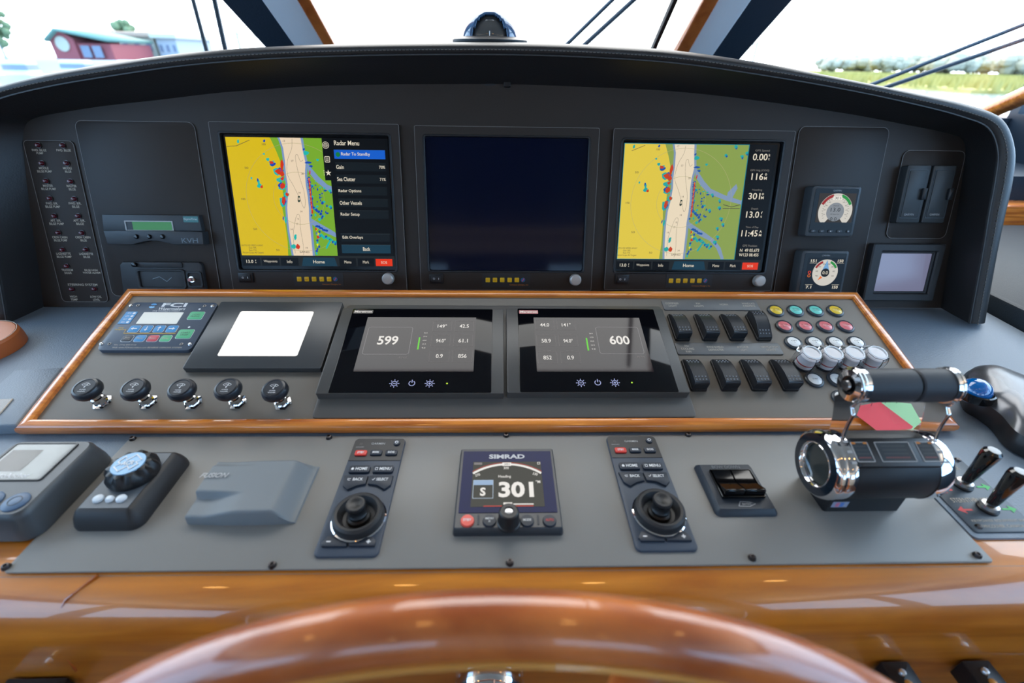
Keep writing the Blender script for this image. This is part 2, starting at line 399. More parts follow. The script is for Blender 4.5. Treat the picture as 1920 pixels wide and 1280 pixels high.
# ------------------------------------------------------------------ side counters (outboard of the helm)
def counter(sg, lab):
    o = bpy.data.objects.new('side_counter', None); COL.objects.link(o); o.location = (sg * 1.35, 1.0, 0.0); tag(o, lab, 'counter')
    b = MB(); x0, x1 = sg * 0.985 - sg * 1.35, sg * (XW - 0.01) - sg * 1.35; xa, xb = min(x0, x1), max(x0, x1)
    b.prism(rr((xa + xb) / 2, -0.03, xb - xa, 0.62, 0.01), 1.0, 1.085, leather3, ch=0.01); b.build('cushion', o)
    b = MB(); b.prism([(xa, 0.3), (xb, 0.3), (xb, 0.36), (xa, 0.36)], 1.0, 1.135, wood, ch=0.008); b.build('wood_edge', o, bev=0.004)
    b = MB(); b.prism([(xa, 0.37), (xb, 0.37), (xb, 0.65), (xa, 0.65)], 1.0, 1.20, navy); b.build('locker_face', o)
    b = MB(); b.prism([(xa + 0.01, -0.3), (xb, -0.3), (xb, 0.64), (xa + 0.01, 0.64)], 0.0, 0.995, navy); b.build('cabinet', o)
counter(1, 'blue-black leather side counter with a wooden edge, right of the instrument hood')
counter(-1, 'leather side counter beyond the left end of the helm')

# ------------------------------------------------------------------ helm console body: leather shelf, wood bullnose
XL, XR = -0.975, 0.975
root = bpy.data.objects.new('helm_console', None); COL.objects.link(root); root.location = (0, 0.6, 0)
tag(root, 'helm console with a padded black leather dash top and a varnished wooden front edge', 'console')
yb, yf = 0.83, 0.262
b = MB(); b.X = P3.mat(0, 0, 0)
vf = (yf - P3.o.y) / cos(P3.t); vb = (yb - P3.o.y) / cos(P3.t)
b.X = Matrix.Translation((0, -0.6, 0)) @ b.X
b.prism([(XL, vf), (XR, vf), (XR, vb), (XL, vb)], -0.03, -0.0025, leather, ch=0.0); dt = b.build('dash_top', root)
b = MB(); zt = P3.w(0, vf, 0).z - 0.001; prof = []
for k in range(13):
    a = pi / 2 * k / 12; prof.append((yf - 0.6 + 0.012 - 0.050 * sin(a), zt - 0.052 * (1 - cos(a))))
prof = [(yf - 0.6 + 0.04, zt)] + prof + [(prof[-1][0] + 0.004, zt - 0.30), (prof[-1][0] + 0.01, zt - 0.31)]
nx = 24; b.grid([[(XL + (XR - XL) * i / nx, y, z) for i in range(nx + 1)] for y, z in prof], woodf); b.build('wooden_front_edge', root, ang=50)
b = MB(); yy = prof[-1][0]; b.box((0, yy + 0.03, 0.36), (XR - XL, 0.06, 0.72), woodr); b.build('lower_fascia', root)
b = MB(); b.box((0, 0.20, 0.49), (XR - XL - 0.02, 0.2, 0.98), navy); b.build('cabinet', root)
b = MB(); m1_ = P3.hit(180, 1080); b.tube([(m1_.x, yf - 0.6 + 0.0, zt + 0.0004), (m1_.x - 0.02, yf - 0.6 - 0.018, zt - 0.009), (m1_.x - 0.034, yf - 0.6 - 0.034, zt - 0.035), (m1_.x - 0.038, yf - 0.6 - 0.038, zt - 0.1)], 0.0012, woodr, 6)
b.build('mitre_joint', root)

# ------------------------------------------------------------------ instrument hood
A_ = [(82, 575), (72, 500), (60, 420), (50, 340), (44, 275), (47, 236), (70, 220), (120, 210), (200, 198), (300, 187), (400, 175), (500, 167), (600, 161), (760, 158), (950, 158), (1100, 163), (1273, 172), (1447, 192), (1600, 215), (1700, 234), (1765, 247), (1803, 260), (1810, 290), (1802, 350), (1791, 420), (1777, 490), (1764, 577)]
B_ = [(14, 606), (-5, 500), (-30, 415), (-56, 340), (-74, 280), (-72, 240), (-45, 210), (5, 184), (100, 161), (220, 141), (340, 124), (480, 112), (620, 106), (780, 103), (950, 103), (1110, 108), (1270, 119), (1440, 143), (1600, 171), (1720, 197), (1800, 218), (1851, 240), (1869, 285), (1864, 340), (1853, 400), (1840, 480), (1817, 606)]
C_ = [(-20, 600), (-40, 500), (-68, 415), (-96, 340), (-112, 270), (-100, 215), (-60, 182), (0, 163), (100, 138), (215, 118), (340, 101), (480, 90), (620, 84), (780, 81), (950, 80), (1110, 85), (1270, 96), (1440, 121), (1600, 152), (1720, 176), (1810, 196), (1872, 222), (1897, 280), (1893, 345), (1880, 400), (1862, 480), (1842, 600)]
D_ = 0.062
def curve(px, h): return smooth([(*P1.uv(x, y, h), h) for x, y in px], 5)
cA, cB, cC = curve(A_, 0.0), curve(B_, D_), curve(C_, D_ - 0.018)
cen = Vector((0.007, 0.12, 0))
hood = T('instrument_hood', 'curved black leather instrument hood with stitched piping arching over the dash', 'hood', P1, 948, 400)
O = Vector((hood.u, hood.v, 0))
def outw(p):
    q = Vector((p.x - cen.x, (p.y - cen.y) * 1.6, 0)); return q.normalized()
rows = []
rows.append([p - O for p in cA]); rows.append([a.lerp(b_, 0.5) - outw(a) * 0.002 - O for a, b_ in zip(cA, cB)])
rows.append([a.lerp(b_, 0.93) - O for a, b_ in zip(cA, cB)])
rows.append([p - O for p in cB])
for k in range(1, 9):
    t = k / 8; row = []
    for b_, c in zip(cB, cC):
        q = b_.lerp(c, t); q = q + Vector((0, 0, 0.013 * sin(pi * t) + 0.002)); row.append(q - O)
    rows.append(row)
for hh, dd in ((D_ - 0.032, 0.001), (0.0, -0.002), (-0.12, -0.006), (-0.24, -0.02)):
    rows.append([Vector((c.x + outw(c).x * dd, c.y + outw(c).y * dd, hh)) - O for c in cC])
b = MB(); b.grid(rows, leather2); b.build('padded_cover', hood.o, ang=60)
def stitches(mb, base, off, step=0.006, ln=0.0038):
    acc = 0.0
    for i in range(len(base) - 1):
        p, q = base[i] + off[i], base[i + 1] + off[i + 1]; d = (q - p); L = d.length
        while acc < L:
            s0 = p + d * (acc / L); s1 = s0 + d.normalized() * ln; mb.tube([s0, s1], 0.00075, thread, 4); acc += step
        acc -= L
off = []
for b_, c in zip(cB, cC):
    t = 0.22; q = b_.lerp(c, t); q = q + Vector((0, 0, 0.013 * sin(pi * t) + 0.0028)); off.append(q - O - b_)
b = MB(); stitches(b, cB, off); b.build('stitching', hood.o)
b = MB(); b.tube([p - O + Vector((0, 0, 0.001)) for p in cB], 0.0018, leather2, 6); b.build('seam_piping', hood.o)
# instrument board
bd = MB(); ip = T('instrument_board', 'matt black upright board carrying the chart screens under the hood', 'panel', P1, 948, 560)
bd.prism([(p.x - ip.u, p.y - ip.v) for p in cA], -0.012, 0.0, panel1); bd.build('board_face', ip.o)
b = MB(); q = ip.p(951, 162); b.prism(rr(q[0], q[1] + 0.002, 0.012, 0.008, 0.002), 0, 0.006, blk); b.build('latch', ip.o, bev=0.001)
# separate thin plates on the board
edge_hl = mat('painted_edge_highlight', (118, 114, 112), 0.45)  # pale grey line along bevelled edges, their highlight put into the colour
def plate(name, lab, quad, r, th, m, plane, cat='panel', corners=None):
    cx = sum(p[0] for p in quad) / 4; cy = sum(p[1] for p in quad) / 4; t = T(name, lab, cat, plane, cx, cy)
    x, y, w_, h_ = t.rect(*quad, th); b = MB(); b.prism(rr(x, y, w_, h_, r), 0, th, m, ch=min(0.0008, th * 0.4)); b.build('plate', t.o)
    if plane is P1: b = MB(); pp = rr(x, y, w_, h_, r); b.ring(pp, offset(pp, -.0007), th - .0008, th + .0001, edge_hl); b.build('edge_highlight', t.o)
    return t
edge1 = mat('plate_edge_black', (58, 56, 56), 0.35)
pA = plate('blank_panel', 'large blank black plate left of the left chart screen', ((144, 226), (365, 228), (412, 545), (208, 566)), 0.012, 0.0022, panel1, P1)
pB = plate('blank_panel', 'large black plate right of the right chart screen, holding two round-dial displays', ((1498, 237), (1668, 238), (1605, 560), (1450, 560)), 0.012, 0.0022, panel1, P1)
pC = plate('reader_mounting_plate', 'rounded black plate behind the two memory card readers', ((1694, 281), (1806, 283), (1778, 448), (1662, 446)), 0.012, 0.0022, panel1, P1)

# ------------------------------------------------------------------ alarm panel
al = plate('alarm_indicator_panel', 'black bilge alarm plate with two columns of red lamps at far left', ((52, 262), (137, 264), (203, 566), (108, 566)), 0.008, 0.0022, panel1, P1)
al.o['category'] = 'alarm panel'
red_led = mat('dim_red_lamp', (84, 20, 30), 0.2, coat=0.5)
Z4 = lambda x, y: (x / 3.4325, 227 + y / 3.4325)
rowsL = [((247, 155), 'FWD. BILGE\nPUMP', (255, 197), 92, 34), ((272, 272), 'MIDDLE\nBILGE PUMP', (285, 313), 94, 36), ((298, 386), 'MASTER\nBILGE PUMP', (312, 426), 94, 36), ((323, 498), 'FWD. E/R.\nBILGE PUMP', (338, 540), 94, 36), ((352, 611), 'AFT. E/R.\nBILGE PUMP', (363, 650), 94, 36), ((377, 718), 'CREW CABIN\nBILGE PUMP', (388, 757), 97, 34), ((404, 828), 'LAZARETTE\nBILGE PUMP', (412, 863), 94, 34), ((431, 933), 'TRANSOM\nDOOR', (436, 967), 72, 32), ((464, 1081), 'HIGH\nTEMP', (476, 1138), 46, 32),
         ((405, 157), 'FWD. BILGE', (410, 188), 92, 15), ((431, 272), 'MIDDLE\nBILGE', (437, 314), 56, 36), ((456, 389), 'MASTER\nBILGE', (464, 428), 64, 36), ((480, 501), 'FWD. E/R.\nBILGE', (486, 540), 80, 36), ((506, 611), 'AFT. E/R.\nBILGE', (513, 650), 76, 36), ((530, 720), 'CREW CABIN\nBILGE', (536, 757), 97, 34), ((555, 827), 'LAZARETTE\nBILGE', (557, 864), 88, 34), (None, 'BILGE HIGH\nWATER ALARM', (588, 967), 112, 28), ((610, 1080), 'LOW OIL\nLEVEL', (620, 1139), 72, 32), (None, 'STEERING SYSTEM', (532, 1052), 190, 14)]
lt = MB()
for led, s_, (tx, ty), tw, th in rowsL:
    if led:
        q = al.p(*Z4(*led), 0.003); b = MB(); b.lathe([(0, 0.0075), (0.0022, 0.007), (0.0036, 0.005), (0.004, 0.0022), (0.0052, 0.0022), (0.0052, 0.001)], red_led, (q[0], q[1], 0.0012), 14, mfun=lambda k: red_led if k < 3 else scrb)
        b.build('indicator_lamp', al.o)
    lt = MB(); al.txt(lt, s_, *Z4(tx, ty), tw / 3.4325, th / 3.4325, 0.0022, cream, bold=.012); lt.build('caption', al.o)
# ------------------------------------------------------------------ stabiliser display
gy = T('stabilizer_display', 'grey bezel unit with a green LCD strip and three buttons, above the black latch cover', 'display', P1, 288, 430)
Zg = lambda x, y: (x / 3.4325, 227 + y / 3.4325)
gp = lambda x, y, h: gy.p(*Zg(x, y), h)
b = MB(); b.prism([gp(655, 602, .012), gp(1278, 606, .012), gp(1300, 708, .012), gp(665, 704, .012)], 0.002, 0.012, dgrey, ch=0.001)
b.build('upper_housing', gy.o)
low = [gp(662, 704, .02), gp(1020, 704, .02), gp(1300, 712, .02), gp(1310, 795, .02)]
scoop = [gp(1110 - 260 * k / 8, 795 - 24 * sin(pi * k / 8), .02) for k in range(9)]
b = MB(); b.prism(low + scoop + [gp(690, 792, .02)], 0.002, 0.020, dgrey, ch=0.002); b.build('lower_housing', gy.o)
b = MB(); x, y, w_, h_ = gy.rect(Zg(808, 646), Zg(1108, 650), Zg(1112, 702), Zg(822, 698), .012)
b.ring(rr(x, y, w_ + 0.004, h_ + 0.004, 0.001), rr(x, y, w_, h_, 0.001), 0.0118, 0.0135, lgrey, zi=0.0122)
b.flat(rr(x + w_ * 0.06, y, w_ * 0.86, h_, 0), 0.0124, em((72, 140, 96), 0.8)); b.flat(rr(x - w_ * 0.43, y, w_ * 0.13, h_, 0), 0.0124, blk); b.build('lcd_window', gy.o)
for k in (880, 963, 1048):
    q = gp(k, 743, .02); b = MB(); b.lathe([(0, 0.0045), (0.003, 0.004), (0.0042, 0.0015), (0.0042, 0)], blkg, (q[0], q[1], 0.0195), 16); b.build('button', gy.o)
b = MB(); x, y, w_, h_ = gy.rect(Zg(1178, 612), Zg(1274, 614), Zg(1278, 652), Zg(1182, 650), .012)
b.prism(rr(x, y, w_, h_, 0.001), 0.012, 0.0126, mat('teal_badge', (60, 120, 120), 0.4)); b.text('GyroTrac', x, y, w_ * 0.9, h_ * 0.45, 0.0128, white); b.build('badge', gy.o)
b = MB(); gy.txt(b, 'KVH', *Zg(1222, 768), 105 / 3.43, 32 / 3.43, 0.020, blkg, bold=0.01); b.build('lettering', gy.o)
# ------------------------------------------------------------------ latch cover under it
lc = T('engine_key_cover', 'black moulded cover with a recess and round pink-capped key hole, below the grey stabilizer display', 'cover', P1, 300, 520)
lp = lambda x, y, h=.01: lc.p(*Zg(x, y), h)
b = MB(); b.prism([lp(768, 925), lp(785, 906), lp(1280, 908), lp(1298, 930), lp(1330, 1140), lp(1312, 1165), lp(820, 1165), lp(797, 1140)], 0.002, 0.010, blkm, ch=0.002); b.build('base_cover', lc.o)
b = MB(); x, y, w_, h_ = lc.rect(Zg(885, 965), Zg(1172, 967), Zg(1186, 1070), Zg(905, 1066), .013)
b.ring(rr(x, y, w_ + .008, h_ + .008, 0.006), rr(x, y, w_, h_, 0.004), 0.0098, 0.0135, blkm, zi=0.0102, ch=0.001)
b.strip([(x - w_ * .22, y), (x - w_ * .05, y + h_ * .15), (x + w_ * .1, y - h_ * .15), (x + w_ * .22, y + h_ * .1)], 0.0015, 0.0104, blkg); b.build('recessed_door', lc.o)
b = MB(); x, y, w_, h_ = lc.rect(Zg(1195, 967), Zg(1290, 968), Zg(1308, 1072), Zg(1204, 1070), .013); b.ring(rr(x, y, w_, h_, 0.005), rr(x, y, w_ - .006, h_ - .006, 0.004), 0.0098, 0.0125, blkm, zi=0.0102); b.build('key_recess', lc.o)
q = lp(1235, 1018); b = MB(); b.lathe([(0, 0.008), (0.003, 0.0078), (0.0036, 0.006), (0.0036, 0.001), (0.0055, 0.001), (0.0055, 0)], chrome, (q[0], q[1], 0.0101), 20, mfun=lambda k: mat('pink_cap', (190, 130, 125), 0.4) if k < 2 else chrome); b.build('key_switch', lc.o)
b = MB(); x, y, w_, h_ = lc.rect(Zg(865, 908), Zg(1170, 908), Zg(1172, 942), Zg(885, 942), .012); b.prism(rr(x, y, w_, h_, 0.002), 0.0095, 0.0125, blkm, ch=.001); b.build('hinge_bar', lc.o)
q = lp(877, 922); b = MB(); b.lathe([(0, .006), (.004, .005), (.0045, 0)], blkg, (q[0], q[1], .012), 12); b.build('knob', lc.o)

# ------------------------------------------------------------------ chart picture (drawn in metres about the vessel mark)
Zs = lambda x, y: P1.uv(380 + x / 3.765, 220 + y / 3.765, 0.0035)
V0 = Zs(680, 573)
def cz(pts): return [(Zs(x, y)[0] - V0[0], Zs(x, y)[1] - V0[1]) for x, y in pts]
bankL = [(505, 100), (545, 150), (568, 215), (580, 300), (588, 400), (600, 470), (602, 560), (597, 640), (603, 720), (612, 800), (625, 880), (640, 960), (655, 1030)]
bankR = [(675, 100), (692, 150), (705, 230), (726, 320), (722, 400), (728, 480), (742, 560), (750, 640), (752, 720), (762, 800), (771, 900), (778, 980), (785, 1030)]
yel = [(440, 100), (478, 150), (520, 240), (548, 310), (552, 400), (560, 480), (570, 560), (562, 640), (578, 720), (590, 800), (600, 880), (603, 960), (610, 1030)]
def sh(P, d): return [(x + d, y) for x, y in P]
def chart(mb, t, x0, y0, x1, y1, vx, vy, pal, z):
    """clip-and-draw the chart into the local rectangle, vessel mark at (vx, vy)"""
    lay = [0]
    def poly(P, key, raw=False):
        P = P if raw else cz(P); P = [(vx + a, vy + b_) for a, b_ in P]; P = clip(P, x0, y0, x1, y1)
        if len(P) > 2 and abs(area(P)) > 1e-9: mb.flat(P, z + lay[0], pal[key])
    def nl(): lay[0] += 0.00007
    mb.flat([(x0, y0), (x1, y0), (x1, y1), (x0, y1)], z, pal['yellow']); nl()
    poly(yel + [(1500, 1030), (1500, 100)], 'green'); nl()
    poly(sh(bankL, -14) + [(x + 16, y) for x, y in bankR[::-1]], 'water'); nl()
    for P in ([(722, 290), (760, 350), (820, 420), (880, 475), (990, 520), (1120, 560), (1180, 500), (1260, 440), (1330, 400), (1320, 440), (1250, 470), (1200, 540), (1130, 590), (1010, 560), (870, 510), (800, 450), (750, 390)],
              [(745, 700), (820, 745), (900, 790), (980, 840), (1040, 900), (1080, 980), (1060, 985), (1010, 905), (950, 850), (870, 815), (800, 775), (750, 740)],
              [(1010, 500), (1060, 440), (1075, 470), (1050, 545), (1010, 545)], [(1150, 430), (1200, 395), (1290, 350), (1290, 375), (1230, 420), (1160, 470)]): poly(P, 'water')
    nl(); poly(bankL + bankR[::-1], 'river'); nl()
    def line(P, key, wd=0.0004):
        P = [(vx + a, vy + b_) for a, b_ in P]; seg = []
        for p in P + [None]:
            if p and x0 < p[0] < x1 and y0 < p[1] < y1: seg.append(p)
            else:
                if len(seg) > 1: mb.strip(seg, wd, z + lay[0], pal[key])
                seg = []
    c0 = cz([(680, 573)])[0]; R1 = abs(cz([(310, 560)])[0][0]); R2 = abs(cz([(500, 560)])[0][0])
    for R in (R1, R2): line([(c0[0] + R * cos(a / 60 * 2 * pi), c0[1] + R * sin(a / 60 * 2 * pi)) for a in range(61)], 'ring', 0.0005)
    for P in ([(630, 150), (628, 220), (600, 300), (598, 400), (640, 480), (680, 560), (715, 640), (725, 600), (715, 520), (690, 440), (668, 360), (655, 280), (668, 262), (690, 310), (708, 300)],
              [(655, 960), (640, 850), (648, 760), (665, 690), (685, 695), (690, 780), (710, 900), (712, 970)]): line([(p.x, p.y) for p in smooth([(*q, 0) for q in cz(P)], 4)], 'line')
    line(cz([(170, 205), (240, 200), (330, 160), (420, 140), (500, 150)]), 'line', 0.0008)
    rg = random.Random(11)
    def blob(x, y, rx, ry, key, n=9):
        a0 = rg.random() * 6; P = [(x + rx * cos(a0 + 2 * pi * k / n) * rg.uniform(.6, 1.25), y + ry * sin(a0 + 2 * pi * k / n) * rg.uniform(.6, 1.25)) for k in range(n)]; poly(P, key)
    for col, spots in (('cyan', [(250, 168, 9, 14), (433, 257, 9, 8), (460, 295, 16, 12), (490, 325, 26, 22), (345, 428, 7, 10), (400, 480, 16, 20), (395, 455, 9, 20), (530, 385, 32, 32), (550, 440, 30, 22), (560, 490, 30, 25), (590, 545, 22, 22), (565, 595, 25, 34), (585, 720, 12, 24), (655, 840, 11, 24), (640, 910, 20, 16), (730, 250, 20, 14), (812, 300, 10, 10)]),
                       ('blue', [(435, 165, 8, 10), (495, 330, 22, 16), (545, 380, 26, 28), (555, 480, 24, 24), (388, 440, 6, 12), (575, 590, 16, 30), (570, 715, 5, 16), (715, 225, 9, 9), (745, 320, 22, 9), (765, 345, 14, 8)])):
        for s_ in spots: blob(*s_, col)
        nl()
    for _ in range(34):
        x = rg.uniform(765, 880); y = rg.uniform(450, 720); blob(x, y, rg.uniform(4, 13), rg.uniform(4, 13), rg.choice(['cyan', 'blue', 'blue']), 7)
    for k in range(26):
        t_ = k / 25; blob(805 + 160 * t_ + rg.uniform(-6, 6), 820 + 75 * t_ + rg.uniform(-14, 14), 10, 9, rg.choice(['cyan', 'blue']), 7)
    for k in range(12):
        t_ = k / 11; blob(812 + rg.uniform(-8, 14), 790 + 170 * t_, 9, 11, rg.choice(['cyan', 'blue', 'yel2']), 7)
        blob(800 + 80 * t_, 765 + 38 * t_ + rg.uniform(-5, 5), 9, 8, 'blue', 7)
        blob(905 - 30 * t_, 860 + 60 * t_, 7, 9, 'cyan', 7)
    for k in range(20):
        t_ = k / 19; blob(750 + 30 * t_ + (55 * max(0, t_ - .8) * 5), 430 + 250 * t_, 12, 12, 'blue', 7)
    for (x, y) in ((940, 230), (1000, 170), (1060, 240), (1090, 215), (1120, 215), (1180, 190), (960, 560), (970, 610), (1000, 690), (985, 760), (1000, 820), (1020, 730), (900, 520), (900, 630), (990, 860)):
        blob(x, y, 14, 12, 'cyan', 7); blob(x + 6, y + 10, 8, 12, 'blue', 7)
    nl()
    for (x, y, a, c) in ((483, 318, 18, 14), (560, 340, 14, 40), (535, 378, 28, 22), (560, 400, 16, 20), (562, 432, 14, 12), (568, 485, 24, 22), (596, 543, 11, 15), (572, 590, 12, 32), (418, 490, 9, 14), (672, 912, 16, 18), (757, 390, 6, 16), (800, 788, 7, 14), (815, 845, 12, 12)): blob(x, y, a, c, 'red')
    for k in range(24):
        t_ = k / 23; blob(752 + 22 * t_, 435 + 235 * t_, 6, 10, 'red' if k % 3 else 'orange', 7)
    nl()
    poly([(673, 555), (687, 555), (690, 592), (680, 600), (672, 592)], 'dark'); nl(); poly([(677, 566), (685, 566), (685, 584), (678, 584)], 'river')
    for s_, x, y, w_ in (('50', 310, 356, 26), ('100', 288, 576, 28), ('50', 372, 788, 26), ('50', 532, 936, 24), ('100', 432, 190, 26), ('17', 634, 308, 16), ('28', 705, 398, 16), ('14', 684, 532, 14), ('14', 698, 664, 14), ('9', 675, 718, 8), ('17', 668, 752, 14), ('14', 629, 790, 14), ('14', 735, 920, 14), ('-13', 572, 166, 18), ('Tree Beach', 636, 155, 66), ('SAND', 720, 950, 72), ('AUTO ICE SPEED AWAY\nGain 70%\nRain 71%\nMotion Scope All Targets', 355, 930, 160)):
        q = cz([(x, y)])[0]; X, Y = vx + q[0], vy + q[1]
        if x0 + .008 < X < x1 - .012 and y0 + .004 < Y < y1 - .003: mb.text(s_, X, Y, w_ / 3.765 * 0.00094, 0.0034 if '\n' not in s_ else 0.017, z + lay[0] + .0001, pal['line'])
pal1 = dict(yellow=em((214, 184, 16)), green=em((118, 168, 44)), water=em((120, 148, 190)), river=em((232, 210, 180)), line=em((70, 66, 60)), ring=em((170, 160, 110)), cyan=em((30, 180, 170)), blue=em((20, 70, 170)), red=em((205, 50, 20)), orange=em((225, 120, 20)), yel2=em((230, 220, 40)), dark=em((20, 50, 40)))
pal2 = dict(yellow=em((222, 198, 72)), green=em((136, 158, 78)), water=em((128, 150, 180)), river=em((232, 216, 188)), line=em((80, 74, 66)), ring=em((176, 170, 120)), cyan=em((40, 165, 160)), blue=em((34, 84, 160)), red=em((196, 66, 34)), orange=em((215, 120, 50)), yel2=em((214, 206, 70)), dark=em((30, 50, 44)))
twhite = em((225, 215, 195)); tdim = em((120, 116, 110)); dkbtn = em((16, 24, 30)); dkbtn2 = em((24, 36, 44)); homec = em((22, 56, 74)); bluebtn = em((20, 92, 200)); redbtn = em((220, 52, 20)); scrn_bk = em((6, 9, 14))
yk = mat('yellow_membrane_key', (235, 185, 30), 0.4); orange = mat('orange_print', (200, 120, 40), 0.5)
silver = mat('silver_knob', (190, 186, 180), 0.35, metal=0.3)
def monitor(lab, outer, lip, act, sw, strip, keys, logo, txt_, knob, maker, glassm):
    cx = sum(p[0] for p in outer) / 4; t = T('chart_screen', lab, 'screen', P1, cx, sum(p[1] for p in outer) / 4)
    H = 0.008; o = t.rect(*outer, H); l = t.rect(*lip, H); a = t.rect(*act, 0.0035)
    b = MB(); b.ring(rr(*o, 0.003), rr(*l, 0.006), 0.0, H, panel1, zi=0.003, ch=0.0007)
    b.ring(rr(l[0], l[1], l[2] + .003, l[3] + .003, 0.006), rr(l[0], l[1], l[2] - .004, l[3] - .004, 0.004), H - 0.0002, H + 0.0018, blk, zi=0.0031, ch=0.0008)
    b.build('bezel', t.o); b = MB(); pp = rr(*o, 0.003); b.ring(pp, offset(pp, -.0007), H - .0009, H + .0001, edge_hl); b.build('edge_highlight', t.o)
    b = MB(); b.prism(rr(l[0], l[1], l[2] - .002, l[3] - .002, 0.003), 0.0, 0.0031, glassm); 
    if maker: maker(b, t, a)
    b.build('screen', t.o)
    x, y, w_, h_ = t.rect(*sw, H); b = MB(); b.prism(rr(x, y, w_, h_, .001), H, H + .003, blk, ch=.0006); b.prism(rr(x, y, w_ * .72, h_ * .62, .001), H + .003, H + .0045, blkm, ch=.0006)
    b.text('O', x - w_ * .16, y, .0035, .0035, H + .0047, white); b.text('I', x + w_ * .18, y, .0008, .0035, H + .0047, white); b.build('power_switch', t.o)
    x, y, w_, h_ = t.rect(*strip, H); b = MB(); b.prism(rr(x, y, w_, h_, .001), H, H + .0006, blkm); t.txt(b, 'Compact Designs, Inc', *txt_, 35, 3.4, H + .0006, orange); b.build('control_strip', t.o)
    for i, k in enumerate(keys[0]):
        q = t.p(k, keys[1], H); b = MB(); b.prism(rr(q[0], q[1], .0084, .0086, .0012), H + .0006, H + .0016, yk, ch=.0004)
        b.text(['MENU', '-', 'INPUT', '+', 'POWER'][i], q[0], q[1], .0055, .0012, H + .0018, orange); b.build('membrane_key', t.o)
    q = t.p(*logo, H); b = MB(); b.prism(circ(*q, .0042, 18), H + .0006, H + .0012, mat('blue_logo', (30, 100, 140), .4)); b.strip([(q[0] - .002, q[1] - .0025), (q[0] + .0005, q[1]), (q[0] + .0022, q[1] + .0028)], .0016, H + .0014, mat('pink_logo', (210, 70, 120), .4)); b.build('logo_mark', t.o)
    q = t.p(*knob, H + .008); b = MB(); b.lathe([(0, .0105), (.0085, .0105), (.0104, .009), (.011, .004), (.0112, 0)], silver, (q[0], q[1], H), 32); b.build('dimmer_knob', t.o)
    return t
def bottom_bar(b, a, z, t13='13.0', tdx=0.0):
    x, y, w_, h_ = a; x0 = x - w_ / 2; yb_ = y - h_ / 2; bh = h_ * 0.075
    b.flat([(x0, yb_), (x0 + w_, yb_), (x0 + w_, yb_ + bh * 1.15), (x0, yb_ + bh * 1.15)], z, em((30, 34, 36)))
    W = lambda f: x0 + w_ * f
    for f0, f1, s_, tw in ((0.0, .115, '13.0', .06), (.125, .24, 'Waypoints', .088), (.25, .365, 'Info', .034), (.635, .745, 'Menu', .045), (.755, .865, 'Mark', .04)):
        b.flat([(W(f0), yb_), (W(f1), yb_), (W(f1), yb_ + bh * .9), (W(f0), yb_ + bh * .9)], z + .0001, scrn_bk)
        if s_ == '13.0':
            b.text(s_, W((f0 + f1) / 2) - .003, yb_ + bh * .48, w_ * .045, bh * .34, z + .0002, twhite, .01); b.text('f\nt', W((f0 + f1) / 2) + w_ * .028, yb_ + bh * .48, w_ * .008, bh * .36, z + .0002, twhite)
        else: b.text(s_, W((f0 + f1) / 2), yb_ + bh * .48, w_ * tw, bh * .32, z + .0002, twhite)
    b.flat([(W(.385), yb_), (W(.62), yb_), (W(.605), yb_ + bh * .95), (W(.40), yb_ + bh * .95)], z + .0001, homec); b.text('Home', W(.50), yb_ + bh * .48, w_ * .075, bh * .36, z + .0002, twhite, .01)
    b.flat([(W(.875), yb_ + bh * .05), (W(.985), yb_ + bh * .05), (W(.985), yb_ + bh * .85), (W(.875), yb_ + bh * .85)], z + .0001, redbtn); b.text('SOS', W(.93), yb_ + bh * .45, w_ * .04, bh * .28, z + .0002, twhite)
    return yb_ + bh * 1.15
